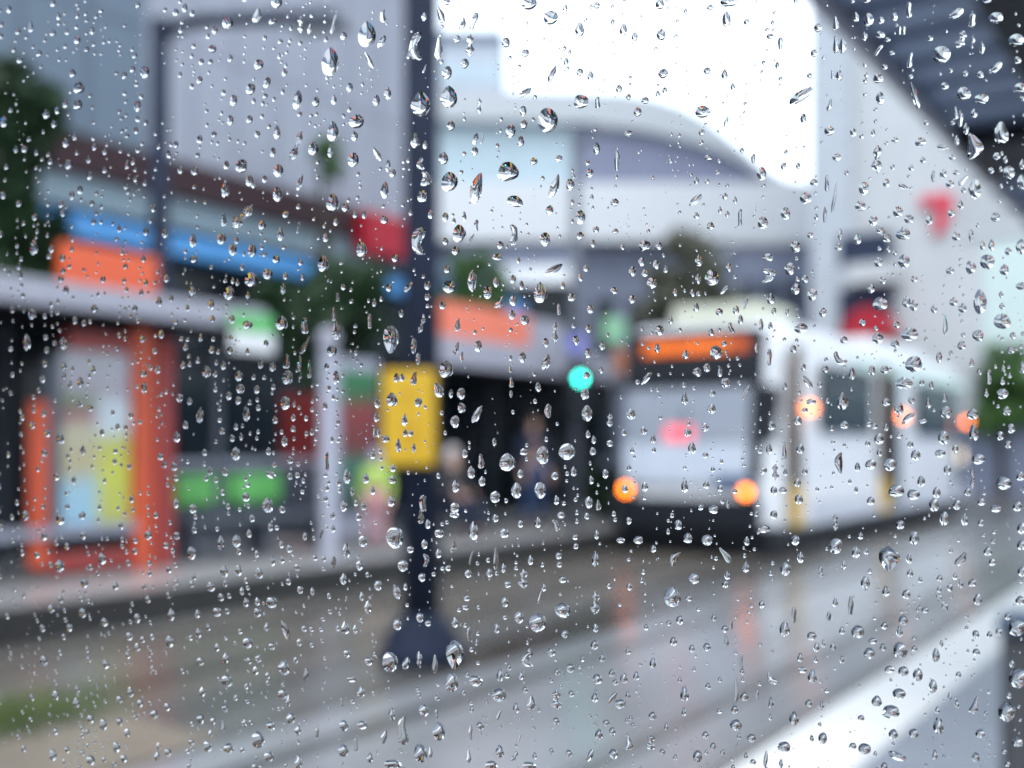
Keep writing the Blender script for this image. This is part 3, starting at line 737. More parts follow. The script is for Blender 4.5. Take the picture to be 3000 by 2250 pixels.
def dome(outline, ctr, hgt, rings, asp=1.0):
    """closed water drop: outline points round ctr, cap profile, flat back on the glass"""
    n = len(outline); V, F = [], []
    for q in rings:
        z = hgt * (1 - ((q * q + .42) ** .5 - .6481) / (1.42 ** .5 - .6481))      # rounded cone of a pinned drop
        for x, y in outline: V.append((ctr[0] + (x - ctr[0]) * q, z, ctr[1] + (y - ctr[1]) * q))
    for j in range(len(rings) - 1):
        for i in range(n):
            a, b = j * n + i, j * n + (i + 1) % n
            F.append((a, b, b + n, a + n))
    top = len(V); V.append((ctr[0], hgt, ctr[1])); j = (len(rings) - 1) * n
    for i in range(n): F.append((j + i, j + (i + 1) % n, top))
    b0 = len(V)
    V += [(x, 0.0, y) for x, y in outline]; F.append(tuple(b0 + i for i in range(n))[::-1])
    return V, F

def blob(w, h, rg, big, tear=0.0, fat=0.0):
    """irregular pinned outline: a soft polygon with a heavier lower end"""
    n = 44 if big else 18
    nv = rg.randint(5, 8); angs = sorted((2 * math.pi * (i + rg.uniform(-.32, .32)) / nv) for i in range(nv)); ds = [rg.uniform(.84, 1.04) for _ in angs]
    rr = []
    for i in range(n):
        th = 2 * math.pi * i / n; pol = 1.25
        for a, d in zip(angs, ds):
            c = math.cos(th - a)
            if c > .2: pol = min(pol, d / c)
        rr.append(.5 * pol + .5)
    for _ in range(3 if big else 1): rr = [(rr[i - 1] + 2 * rr[i] + rr[(i + 1) % n]) / 4 for i in range(n)]
    pts = []
    k2, p2 = rg.uniform(0, .05), rg.uniform(0, 6.28)
    for i in range(n):
        th = 2 * math.pi * i / n; r = rr[i] * (1 + k2 * math.cos(3 * th + p2))
        x, y = r * math.cos(th), r * math.sin(th)
        y2 = y; x *= 1 - tear * .42 * (y if y > 0 else y * .25)
        pts.append((x, y2))
    xs = [p[0] for p in pts]; ys = [p[1] for p in pts]
    sx, sy = w / (max(xs) - min(xs)), h / (max(ys) - min(ys)); mx_, my_ = (max(xs) + min(xs)) / 2, (max(ys) + min(ys)) / 2
    pts = [((x - mx_) * sx, (y - my_) * sy) for x, y in pts]
    hg = .5 * (w * h) ** .5 * ((rg.uniform(.45, .54) if big else rg.uniform(.48, .72)) + fat)
    rings = (1, .965, .9, .8, .66, .48, .25) if big else (1, .93, .75, .42)
    return dome(pts, (rg.uniform(-.05, .05) * w, -h * (.05 + .07 * tear)), hg, rings)

def fat_of(d): return max(0.0, min(1.0, (d[1] - 650) / 450))     # lower drops shaped steeper so their rims catch bright sky

def worm(L, w, rg, kind, big):
    """long drop along a spine: streak, double drop or bent drop"""
    n, m = (22, 10) if big else (10, 6)
    ph = rg.uniform(0, 6.28); amp = (rg.choice((-1, 1)) * w * .45 if kind == 'c' else rg.uniform(-.12, .12) * w)
    V, F = [], []
    for i in range(n + 1):
        t = i / n
        e = max(.0, 1 - (2 * t - 1) ** 2) ** .36
        if kind == 'p':
            g = max(.86 * math.exp(-((t - .24) / .17) ** 2), 1.0 * math.exp(-((t - .74) / .20) ** 2), .42)
        elif kind == 'c': g = .8 + .2 * math.cos(6.28 * t + ph)
        else: g = .80 + .16 * math.sin(5.2 * t + ph) + .16 * (t - .5) * 2
        hw = max(.02 * w, w * .62 * e * g); cx = amp * math.sin(math.pi * t) + .05 * w * math.sin(7 * t + ph); cy = L * (.5 - t)
        for k in range(m + 1):
            u = math.cos(math.pi * k / m)
            V.append((cx + hw * u, hw * .72 * (1 - ((u * u + .15) ** .5 - .3873) / (1.15 ** .5 - .3873)), cy))
    s = m + 1
    for i in range(n):
        for k in range(m):
            a = i * s + k; F.append((a, a + 1, a + 1 + s, a + s))
    F.append(tuple(range(s))); F.append(tuple(n * s + k for k in range(s))[::-1])
    b = len(V)
    for i in range(n + 1): V += [V[i * s], V[i * s + m]]
    for i in range(n): F.append((b + 2 * i, b + 2 * i + 2, b + 2 * i + 3, b + 2 * i + 1))
    return V, F

def drop_mesh(w, h, kind, tilt, rg, big, fat=0.0):
    t = R(tilt)
    if tilt and abs(tilt) <= 45: L, ww = h / math.cos(t) * .97, max(.5 * w, w - h * math.tan(abs(t)) * .7)
    elif abs(tilt) > 135: L, ww = h, w
    elif tilt: L, ww = w / math.sin(abs(t)) * .95, max(.5 * h, h - w / math.tan(abs(t)) * .45)
    else: L, ww = h, w
    if kind in 'spc': V, F = worm(L, ww, rg, kind, big)
    else: V, F = blob(ww, L, rg, big, .9 if kind == 'd' else rg.uniform(0, .45), fat)
    c, s = math.cos(t), math.sin(t)
    return [(x * c + z * s, y, -x * s + z * c) for x, y, z in V], [q[::-1] for q in F]

TILES = {
(0, 0): "1810 25 75 90 d;1495 160 75 80;1680 115 70 95 s 20;1785 155 55 45;1965 175 45 110 p;2022 200 40 70 o 15;2178 160 45 150 s 15;2155 412 115 185 d;1695 432 65 70;1748 548 65 70 o 20;1642 590 65 75;1945 660 80 125 d 10;2062 672 50 65;2178 658 38 65;1532 662 50 72;1512 790 45 65;1635 785 45 52;915 700 50 72;528 690 65 65;535 580 80 75;960 480 60 80;525 275 45 55;1160 95 42 50;1265 100 32 50;1412 212 42 50;1395 330 55 50;1325 415 35 45;915 48 40 38;370 38 38 45;145 222 42 38;225 185 30 80 s;370 230 45 38;155 402 45 45;280 360 45 40;495 488 45 52;585 335 40 40;895 375 38 35;880 462 42 42;828 502 42 50;1315 532 42 52;1860 485 38 50;1685 880 38 48;1812 868 48 90 d;2172 862 80 130 d;1935 960 100 215 p 22;2045 972 70 85;1312 915 42 55;1405 882 40 40;1785 995 40 65;2155 990 30 85 s;1580 1085 80 85;1485 1080 40 60;1820 1115 72 88;1478 1238 55 100;1635 1180 55 75;1660 1205 35 50;1960 1190 60 105 d 20;1815 1265 65 100;2170 1322 90 120 d;1585 1410 145 150 p 45;1280 1118 48 55;1190 1110 40 50;325 752 48 62;375 812 38 52;450 935 45 65;50 798 50 75;450 685 42 55;395 725 35 55;470 1075 58 60;605 1145 42 60;542 1240 42 55;490 1275 42 58;510 895 38 50;635 963 35 45;600 1045 40 45;185 978 45 45;130 978 35 45;1012 1358 42 52;1050 958 38 42;885 1055 35 48;700 1110 33 42;1090 1518 42 60;965 1508 40 50;795 1490 30 48;1270 1565 50 90;1455 1555 65 75;1525 1625 55 75;1650 1630 60 80;1715 1465 52 60;1470 1430 32 90 s;1835 1520 45 95;1870 1398 50 45;2125 1545 40 60;1950 1480 35 80 s 15;2190 1445 35 50;245 1610 60 100;355 1620 40 50;420 1330 40 50;430 1388 40 50;48 1272 42 55;28 1522 35 50;250 1415 40 45;630 1445 35 40;620 1325 38 40",
(1000, 0): "180 235 120 165 d;275 285 75 80 o 30;192 402 60 120 d -25;285 120 40 90 s;30 248 45 50;655 110 65 115 s -20;868 150 70 110 s 20;795 165 50 80 s 15;510 315 70 185 c;455 360 40 75 s 20;642 325 55 165 s 5;845 305 55 150 p;550 125 40 55;760 268 45 50;1225 35 100 90;692 25 50 50;1365 130 95 90;1550 205 60 95;1075 290 50 65;1200 358 55 50;1375 490 75 110 d 25;1465 412 32 55;1552 480 48 50;1620 505 42 65;1905 255 42 55;2075 240 60 75;2068 40 55 70;1660 50 45 45;2088 490 65 65;810 425 55 65;695 485 65 85;550 460 25 55 s 25;525 685 130 165 d;705 640 115 145 d;68 580 42 60;312 620 50 85;240 665 50 75;110 798 105 90;900 700 30 115 p;1200 612 85 65 o 60;1345 790 130 160;1560 670 95 90;1665 678 35 80;1185 732 45 65;1972 662 48 45;2100 600 35 45;1805 588 42 50;1865 640 32 40;490 920 60 100;720 825 55 65;1105 862 65 85;1190 815 50 60;100 893 45 62;555 948 32 58;880 910 50 75 o 15;922 905 30 80 s 15;1170 925 48 70;245 1008 75 90 d -30;90 1045 75 95;875 990 45 58;672 1035 65 80;1090 1120 140 125;712 1185 110 125;885 1225 120 200 d 15;535 1070 40 80 c;540 1168 65 95 c;535 1280 65 75;345 1132 45 55;315 1085 28 85 s;292 1240 55 110;1255 1055 50 50;1415 1038 50 45;1390 1215 100 155 d 20;1490 1205 55 75;1660 970 45 80;1790 1050 30 140 s;1865 875 58 38;1925 735 52 65;1615 1130 50 60;1600 1065 35 38;1135 1312 108 88 o -70;1775 1320 55 50;1355 1368 52 60;1555 1415 65 90;590 1395 38 60;685 1415 42 60;775 1520 90 115 d;805 1410 32 65;885 1468 30 75 s;1110 1530 52 140 c;535 1570 85 180 c;290 1430 50 55;105 1398 38 45;40 1352 52 60;145 1620 72 95;160 1395 28 60;1325 1558 72 90;1552 1535 55 50;1655 1495 42 45;1780 1505 42 35;1970 1600 75 70;2060 1600 42 50;1040 1595 42 50;750 1630 52 60;685 1570 38 50;850 1555 30 70 s 30;1825 1608 30 40;1635 1585 35 50",
(2000, 0): "300 25 110 70;285 140 55 105;180 65 50 35;415 158 38 45;875 195 50 55;630 295 32 80;568 250 50 35;988 165 35 90;990 300 32 120 s;1035 310 40 105 s;850 358 45 48;765 635 155 110 o 60;132 735 95 80;160 472 48 48;272 495 42 70;325 575 30 50;612 437 28 50;820 502 35 35;780 780 40 65;285 800 35 75 s 15;1010 500 45 70;968 495 20 65 s;1262 520 62 65;1275 648 55 85;950 690 42 85 s 15;948 858 65 62;1102 867 40 55;1500 630 75 180 d -15;1470 405 42 105 s 10;1668 368 115 110;1765 105 90 75 o 60;1795 270 85 115 p 20;1865 145 55 90 s 10;2018 132 90 70;1200 145 65 90 d;1118 125 42 65;1462 80 35 105 s;1365 125 42 55;1280 148 40 50;1175 250 38 60;1275 240 58 50;1190 15 50 50;1960 15 60 50;2150 275 95 80;2020 455 80 75 o 50;2175 582 85 65;1815 620 85 90;1925 655 88 65;1690 570 50 50;1595 265 38 40;1920 498 42 48;1825 490 32 38;1930 325 28 85 s;2160 405 45 48;2055 870 90 140;1850 960 80 175 c;1760 745 28 90 s;1790 780 28 110 s;1830 845 35 75;1768 920 30 65;1880 745 40 60;1535 930 68 55;1680 965 75 40 o -75;1260 1040 60 190 p;995 1030 55 48;1370 918 45 35;1230 870 28 50;1355 1090 28 45;1475 1098 32 42;1550 1048 35 42;1740 1030 42 35;2025 1022 45 48;1990 1115 38 42;2105 1128 72 88;2190 1075 40 60;2195 1190 70 95;1885 1235 78 130;1725 1202 52 50;1682 1135 42 55;1765 1128 40 32;1618 1155 22 80 s;1810 1178 60 60 s 45;1170 1230 62 85;1315 1195 42 55;1425 1220 65 45 o -60;1148 1340 68 65;1390 1380 62 68;1460 1428 60 58;1230 1440 55 65;1590 1430 40 65;1795 1335 35 60;1735 1390 45 48;510 1135 60 85;458 1038 25 65 s;653 1085 40 50;747 1085 32 45;850 1192 50 45;797 1292 75 75;665 1390 58 80;520 1450 65 78;370 1420 28 115 s;980 1290 36 210 s 8;932 1195 26 110 s;918 1400 20 115 s;470 1355 25 70 s 15;85 1305 85 75 o 50;275 1280 35 45;340 1305 28 50;243 1368 25 50;290 1395 30 45;182 1472 50 55;90 1405 38 42;730 1605 62 75;1130 1555 45 75;1005 1605 48 50;825 1530 38 40;1020 1525 25 75 s;1300 1525 95 110 p -40;1422 1520 90 82;1765 1538 52 60;1862 1535 25 85 s;1935 1595 32 60;1992 1595 38 75;2018 1415 58 58;2180 1605 60 100;2100 1635 42 50;168 1030 45 42;90 1180 35 48;160 1185 32 35;125 870 38 42;1303 448 38 38;1350 358 35 28;1322 272 38 32;1265 340 50 70 s 35;1400 212 20 60 s;1428 212 22 60 s",
(0, 750): "1645 155 90 95;1752 122 68 70;1505 245 80 88;1840 435 85 95;2108 55 75 105 d;1275 25 55 50;1805 25 52 55;1265 230 45 58;1385 322 45 65;1050 300 45 62;1100 150 38 50;895 345 42 45;690 158 38 45;430 20 42 48;435 100 35 42;450 225 45 55;420 155 40 42;235 380 58 70;510 420 38 52;568 438 38 45;635 345 52 52;200 562 55 108 d;435 568 58 80;1065 508 38 60;945 540 42 48;328 613 38 45;315 700 35 48;440 717 42 50;440 780 35 42;298 800 40 50;545 820 48 68;1040 738 42 52;950 765 50 45;955 858 42 80;1358 752 62 75;1412 765 36 45;1565 780 55 65;1575 862 62 60;1680 868 42 55;1500 908 42 55;1560 938 42 55;1708 700 42 70 o 10;1782 720 45 60;1872 685 55 95 s 10;1878 788 72 90;1955 700 28 110 s;2018 735 28 120 s;1992 455 48 110;1990 580 60 120 s 30;1622 450 70 55;1520 415 40 55;1395 412 38 50;1390 610 42 50;1510 615 42 50;1620 622 30 50;1740 570 36 45;1222 592 38 50;1205 708 38 52;1300 675 30 50;1318 532 30 58;1465 710 38 60;2165 618 70 70;2195 485 60 120 d;2190 790 45 90;1865 955 65 85;1612 1020 48 105 d;1315 1030 62 105 d 10;1183 922 50 52;1248 942 36 50;1220 1095 40 52;1165 1172 48 70;1860 1200 42 72;1545 1280 62 85;1915 1120 36 42;1915 1045 30 52;1922 960 22 45;1755 1265 35 50;1895 1320 38 55;1768 1415 75 55 o -70;1895 1425 38 45;1380 1390 35 60;1475 1395 38 60;1148 1362 42 58;1418 1448 30 40;1462 1530 30 42;1610 1560 52 60;1750 1612 72 95;1845 1640 40 45;1268 1635 52 60;1160 1600 38 65;1060 1300 45 45;1085 1350 35 50;415 1185 55 70;330 1148 42 55;560 1258 42 65;310 1275 42 52;235 1098 38 55;390 1428 40 50;502 1452 35 55;610 985 42 45;538 960 42 50;868 1038 35 50;785 1108 35 45;2120 975 38 50;2165 1190 25 45;2135 1330 28 120 s;1455 1135 36 45;1545 1105 32 50;1580 1170 25 50;685 1145 35 50;2200 270 25 60;2175 380 25 90 s;1850 215 35 75;1865 135 35 45;1975 140 25 50;1525 165 25 45;1555 175 25 45",
(1000, 750): "335 545 105 180 d 180;690 735 95 110;640 870 90 100 d -20;785 895 55 75;790 985 52 65;745 1075 60 80;890 1025 95 115 d 30;340 930 75 90;245 950 42 75;485 795 55 90 s 15;510 950 52 60;420 1062 42 80;380 1228 40 90;370 790 42 62;405 790 32 52;320 210 42 52;445 205 65 65 o 40;568 195 42 60;570 268 38 50;705 205 85 80;858 170 52 140 s;960 240 60 85;1010 175 38 65;1025 300 70 75 c 40;1120 292 52 70;1120 155 42 55;1175 195 38 60;1385 95 115 85 d 60;1298 240 88 135 d;1440 195 35 48;1500 272 52 50;1555 145 35 50;1590 85 38 45;530 450 60 115 p 20;480 585 32 105 s;508 668 30 78 s;195 425 30 100 s;225 305 28 55;400 375 35 52;765 450 42 90 s 8;755 605 50 95 s 20;895 588 52 75;790 655 25 65 s;1115 385 45 60;1195 420 62 62;665 325 45 48;1335 690 80 100 d 20;1330 565 42 62;1390 500 40 150 p;1180 660 50 70;1282 850 38 65;1415 350 25 75 s;1620 348 45 55;1608 475 42 52;1695 582 42 62;1605 632 45 65;1525 550 45 65;1595 775 42 50;1585 895 55 75;1690 740 32 48;1598 1020 70 105;1745 1065 38 90 p;1880 1025 60 70;1835 1145 35 45;1965 1132 42 55;2025 1185 35 60;1745 1215 42 42;1350 1005 42 95;1640 1190 30 55;1605 1155 32 50;1635 1265 42 52;1468 1268 110 105;1312 1290 82 115;1085 1335 105 115;1190 1268 52 45;1000 1205 28 50;912 1330 38 95 s;850 1400 50 80;920 1458 45 65;1168 1410 40 55;810 1280 38 55;750 1490 48 80;1140 1518 70 100;1295 1518 75 105;1005 1560 65 75;1390 1425 48 52;1510 1395 40 65;1715 1412 42 58;1870 1372 28 45;1890 1260 28 45;1842 1508 42 55;1972 1495 42 60;1608 1595 52 75;1670 1612 30 70;1400 1580 38 60;1625 1450 32 55;170 1440 45 65;50 1425 50 95;342 1450 45 50;345 1375 40 48;215 1518 35 55;85 1525 28 60;540 1600 50 110 s;335 1590 50 65;745 1630 60 70;30 1620 48 70;155 1620 38 50;2015 180 65 75;1950 45 45 55;2045 62 45 60;1890 105 48 65;1970 115 42 50;2105 90 28 50;1888 285 45 55;1770 230 48 45;2165 240 30 50;2050 600 38 60;2065 485 55 65;1980 795 68 80 o 40;2138 420 30 50;1018 15 65 50;360 20 45 50;695 90 38 50;1110 820 28 70;1105 735 22 50;1107 895 20 50;240 1045 35 65;230 1140 25 70;255 1145 30 65;300 1185 55 45;215 1290 35 50;480 1243 28 60;425 1148 32 50;460 1150 38 40;720 895 28 60",
(2000, 750): "105 35 48 75;190 145 90 100;300 80 38 60;102 155 38 65;65 245 35 48;105 248 32 42;270 225 52 55 o 40;550 15 65 50;690 90 65 80;535 130 75 95 c;730 220 58 75;838 255 62 78;790 155 42 52;1265 45 52 60;1428 40 75 90;1290 165 42 50;1218 215 45 65;1277 312 95 85;1445 300 55 80;1492 325 55 70;1495 155 45 42;1725 100 52 45;1860 80 65 85;1965 45 90 95;2075 95 55 70;2185 200 70 50;2055 255 28 50;1920 300 80 160 d;1805 342 52 60;1748 300 50 55;1622 345 40 60;2062 428 105 100;2060 330 35 42;1465 510 108 85;1260 535 70 75;1370 572 52 55;1040 545 48 50;765 470 85 70;905 370 50 60;1160 435 42 48;1382 450 42 48;1490 705 105 105;1020 660 85 75 c -45;1905 520 68 75;1800 582 52 58;1655 660 38 70;1695 450 25 130 s;2130 520 38 50;2120 612 42 48;570 280 48 70;410 310 35 85 s 15;375 415 35 62;345 355 42 55;238 368 48 48;90 335 38 60;590 362 32 45;678 365 25 55;508 450 25 85 s;567 455 30 50;315 470 50 70 s -20;185 498 38 48;220 628 80 90;270 572 35 40;715 605 42 50;480 600 22 65 s;560 660 32 110 s;95 755 55 60;158 727 45 55;242 750 32 70;280 825 58 65;195 892 38 50;410 885 50 105 s 25;187 992 55 62;148 1110 52 55;35 1145 50 60;62 1245 50 80;15 925 40 85;20 640 40 60;778 722 35 42;810 820 75 85 o -35;920 735 42 50;888 838 32 35;1095 765 40 80;1222 745 45 62;1302 740 52 52;1430 825 110 75;1035 940 72 115;830 945 65 40;790 1000 38 35;745 1068 48 55;575 1100 50 60;660 845 32 50;1395 990 60 80;1455 1050 90 75 o 50;1315 948 50 52;1478 938 42 45;1605 840 28 55;1545 825 32 40;1588 955 35 72;1690 918 28 65;1700 1015 70 80;1870 1025 70 70;1880 1145 58 110;1685 1178 70 85;1865 695 25 60;1975 785 30 100 s;2065 895 70 65;2090 1005 50 60;2120 1118 50 62;2050 1165 45 58;2100 1222 42 50;2070 730 25 50;2195 725 40 80;1915 750 28 48;1960 890 28 58;2065 812 32 52;1045 1095 55 50;1240 1102 38 38;1270 1185 62 70;1315 1110 32 48;1195 1215 35 42;1205 1090 40 35;1550 1070 50 30;1400 1165 40 35;1505 1290 60 70;1470 1222 40 45;1662 1280 65 50;1760 1250 38 55;1910 1315 78 68;1338 1352 80 80;1215 1350 72 65;1272 1275 35 50;1130 1365 35 60;1025 1340 42 140 c;760 1250 50 62;560 1250 40 75;660 1260 28 115 s;600 1400 42 105 p;520 1390 52 50;742 1468 42 55;790 1395 35 45;590 1520 42 60;650 1518 50 42;665 1400 25 50;752 1575 52 68;155 1480 42 55;245 1505 35 45;150 1290 38 42;258 1580 25 55;297 1605 22 65;200 1640 65 55;118 1625 38 42;1380 1520 95 80;1490 1545 80 65;1540 1458 48 75;1710 1388 48 65;1640 1530 50 70;1622 1610 62 85;1872 1440 30 140 p;2072 1470 90 85;1840 1528 42 50;1930 1590 48 50;2020 1635 70 45;2180 1425 50 60;1215 1585 50 55;1120 1515 25 48;1770 1610 50 65;2160 1620 55 65;15 1490 45 85",
(0, 1500): "415 45 60 70;555 20 50 50;312 152 45 60;190 20 50 70;390 198 35 42;458 218 38 45;562 150 40 50;685 297 55 78;410 345 70 80;265 275 40 45;895 250 35 42;980 148 52 60;1165 150 42 50;1095 213 38 42;1260 262 62 85;1450 195 45 95;1550 185 62 80;1650 40 38 48;1630 135 35 55;1768 95 36 50;1890 235 40 48;1990 155 30 58;2100 140 28 65 s 15;1470 382 60 75;1562 375 50 70;1695 392 55 70;1782 315 40 65;1680 268 28 50;570 455 52 62;770 475 42 52;1115 368 36 50;1385 480 55 60;1478 460 32 45;1262 462 36 42;990 390 32 52;955 478 32 38;1940 355 38 45;2175 320 28 80 s;2040 510 28 55;1960 500 42 48;1450 547 45 50;1585 508 30 55;1612 580 38 60;1685 575 36 55;1778 580 78 72;1685 645 50 60;1425 642 58 60;558 648 50 62;700 708 50 55;355 622 48 50;418 562 42 45;910 683 45 60;1130 658 50 80;978 560 38 48;1110 535 28 50;1298 655 36 55;475 742 42 52;300 745 42 48;860 798 50 55;1305 778 42 68;1370 740 30 52;1120 835 58 80;1742 738 32 55;1865 760 75 135 o -20;1622 838 68 75;1985 748 36 45;1778 862 46 48;1955 838 36 52;310 955 55 65;912 868 42 55;945 818 35 45;710 980 48 55;597 950 36 42;1480 942 42 72;1425 870 34 50;1318 960 52 52;1690 940 42 55;1675 1018 42 58;1855 1000 80 95;1488 1085 78 75;385 1182 50 70;525 1140 36 50;518 1230 48 75;865 1157 45 68;795 1205 45 52;1330 1155 42 65;1545 1192 28 45;1848 1170 65 65;1885 1215 36 75;2000 1045 32 85 s;930 1232 42 50;1018 1300 52 65;1103 1255 42 55;1475 1262 45 52;610 1335 48 60;692 1368 52 75;797 1350 42 52;845 1420 42 65;1318 1332 52 65;1398 1345 34 52;1600 1355 36 60;1462 1375 25 80 s;1770 1378 62 62;1900 1328 62 72;1945 1405 46 68;1382 1425 28 55;778 1515 52 70;458 1530 38 42;368 1565 52 75;612 1597 62 65;825 1587 48 52;1038 1570 42 68;1108 1547 50 50;1365 1508 60 75;1500 1520 72 65;1588 1527 30 45;1690 1465 90 110;1760 1575 68 70;1950 1610 52 95;1668 1640 38 45;2070 1420 25 60;1260 1480 40 40",
(1000, 1500): "355 165 115 135;150 185 62 75;125 30 42 50;45 248 50 100;130 342 48 65;460 240 48 45;550 205 42 62;525 30 35 90;572 75 36 60;645 135 65 55;640 265 38 58;550 310 35 85 c;410 345 70 75;865 118 62 120;740 205 30 70;742 15 62 40;1008 38 42 52;1065 132 62 65;1168 75 36 48;1280 65 40 70;1390 85 60 75 c -25;1430 15 52 45;1595 25 34 45;850 295 32 90 s 15;830 395 45 55;700 358 40 40;968 390 42 55;1010 300 28 150 s;1232 308 38 62;1058 360 32 60;1190 430 58 130 p;1088 465 45 42;1415 280 40 45;1418 335 38 42;1650 300 45 100;1440 432 48 48;1520 160 38 36;1525 218 36 40;1660 145 30 60;1815 180 55 36;1928 178 62 52;1868 55 36 48;2185 80 50 65;2025 235 40 50;2175 305 80 100 c 30;250 470 52 65;370 512 75 95 d -20;532 420 48 55;185 612 50 85;145 542 30 60;425 480 28 48;25 430 45 75;40 745 55 85;103 755 34 58;375 722 55 72;520 680 50 60;572 715 42 38;745 708 42 70;838 785 28 90 s;885 838 22 45;815 612 45 38;822 552 40 40;1068 580 45 65;1297 545 36 90 s 15;1320 485 28 50;1160 678 60 78;1280 712 112 120;1440 632 102 98;1648 585 55 155 p;1740 472 36 42;1870 478 36 50;2148 545 108 130;1015 748 38 62;1455 785 45 55;1652 745 36 55;1368 900 52 60;1645 855 48 65;330 965 105 130;432 972 68 82 o 20;515 942 42 92;620 978 30 125 s;745 920 118 190 d 180;725 1095 88 125;190 960 55 55;50 912 42 55;80 1075 62 38;140 1158 52 80;882 1085 90 72;1232 950 65 98 c;1035 1048 42 85;1080 1050 34 40;1172 1055 34 55;1030 1175 95 88;1200 1145 36 42;1405 1030 36 48;1490 1005 55 58;1695 938 36 55;1568 942 26 45;1665 1075 62 68;1758 1035 42 52;1835 1068 48 72;1915 1055 38 58;1780 1095 38 42;2022 972 42 70;1862 893 32 48;2155 832 45 60;2125 715 34 36;2195 695 45 60;545 1278 65 85;338 1300 45 85;628 1298 25 60;632 1198 35 36;15 1225 22 60;412 1408 72 185;642 1412 85 120;290 1450 45 92 s 10;150 1370 68 55;30 1375 60 75;28 1535 70 80;105 1500 28 85;855 1270 26 50;1140 1262 40 72;1240 1228 48 100 s;1030 1305 42 65 s 25;1400 1210 65 135 p;1498 1170 38 42;1648 1195 44 65;1762 1195 60 80 s 35;1812 1235 75 65;1862 1178 32 52;1398 1348 42 50;908 1378 52 55;848 1418 22 95 s;1165 1452 22 60 s 15;1035 1540 58 85;1130 1570 55 70 p 35;835 1570 28 90;525 1552 90 120;198 1582 42 65;345 1625 115 70;588 1545 22 75;980 1630 80 60;1225 1635 90 55;1260 1570 28 48;1482 1555 45 48;1615 1570 68 88 o 25;1768 1558 60 70;1865 1490 48 90 s;2008 1485 60 110 p;1675 1430 52 70;1760 1412 42 60;2020 1312 52 55;1722 1358 45 45;2110 1380 28 50;2085 1545 38 40",
(2000, 1500): "1335 300 130 165 d 180;990 218 82 98;1120 258 52 75;1495 165 60 85;1690 40 55 90;1820 45 40 80;728 180 55 68;525 125 90 60 c 70;985 65 35 110 p;590 15 45 60;160 178 70 70;35 165 60 68;275 275 70 100 s -35;415 185 34 58;78 428 70 70;410 352 40 70;290 405 36 60;278 462 42 52;665 365 65 85;762 290 40 72;1405 80 52 60;1148 150 34 50;1460 298 36 65;1468 390 40 52;1185 250 28 48;1042 340 28 55;895 385 32 80 p;1925 68 36 45;1970 250 55 60;2000 318 45 55;1795 300 85 92 s 35;2190 100 60 80;2190 210 60 70;2190 380 55 70;1180 450 58 78;1312 508 45 72;1445 528 55 62;985 580 36 62;1675 580 75 130 p -30;1905 560 55 78;1870 455 50 50;1795 458 32 62;1725 485 36 52;1658 425 38 42;2178 568 60 62;2155 742 98 112;2165 1070 115 125;2092 1285 105 130;720 660 28 110 s;660 752 65 98;835 798 58 55;1130 770 78 82;1425 695 58 62;1400 768 42 75;1405 888 85 105;1302 730 42 52;1228 828 55 42;1293 868 42 52;1205 908 70 75;1030 762 36 55;945 670 26 60;1085 600 30 130 s;865 870 38 60;972 865 36 52;910 845 25 55;160 868 50 55;62 878 36 50;285 825 28 75 s;315 725 25 58;275 752 44 46;205 680 34 45;512 595 36 52;40 552 42 45;1635 918 48 92;1670 845 25 48;1495 878 36 38;1335 1010 62 52;1425 1025 65 68;1518 1045 62 85;1615 1120 52 92;1398 1170 82 72;1253 1215 65 72;1345 1285 108 88;838 1055 58 92;775 1015 58 42;585 1068 75 75 c -40;760 935 38 60;860 950 25 45;1030 950 28 55;380 970 25 105 s;345 1140 30 175 s;400 1185 52 60;485 1175 25 65;572 1225 36 75;165 1120 36 45;15 1170 55 105;10 1285 30 60;338 1270 45 60;345 1370 75 75;240 1280 32 35;720 1328 60 92;815 1230 45 50;898 1245 30 58;568 1322 22 45;150 1435 42 48;445 1455 55 55;198 1508 38 50;905 1455 55 75;835 1458 28 48;655 1510 80 68;98 1570 58 78;1152 1325 42 38;1098 1505 50 42;1175 1525 78 75;1360 1428 58 65;1492 1425 60 62;1650 1375 65 110;1645 1275 30 48;1885 1240 75 120 s 20;1920 1425 60 60;1385 1570 115 72 o -70;1890 1578 50 65;1628 1562 36 65;1302 1635 40 50;2160 1480 65 62;2075 1540 32 36;2098 1620 35 45;1770 1235 28 60;1725 1185 22 55;1780 1045 34 40;1895 900 46 45;1892 785 42 52;1980 788 34 45;2040 770 40 55;1565 630 45 38;2098 672 36 45;2125 975 30 50;538 1590 30 115 s 5;635 1620 28 60;410 1570 26 48;455 1608 42 36",
}
DROPS = []      # vx, vy, w, h (reference pixels), kind, tilt
for (ox, oy), s in TILES.items():
    for it in s.split(';'):
        f = it.split(); x, y, w, h = map(float, f[:4])
        kd = f[4] if len(f) > 4 else ('s' if h / w > 2.25 else 'd' if h / w > 1.45 else 'o'); tl = float(f[5]) if len(f) > 5 else 0
        DROPS.append(((ox + x / 2.212) * .73733, (oy + y / 2.212) * .73733, w / 3, h / 3, kd, tl))
DROPS.sort(key=lambda d: -d[2] * d[3])
BIG = [d for d in DROPS if 0 < d[0] < 2212 and 0 < d[1] < 1659][:300]
REST = [d for d in DROPS if d not in BIG]

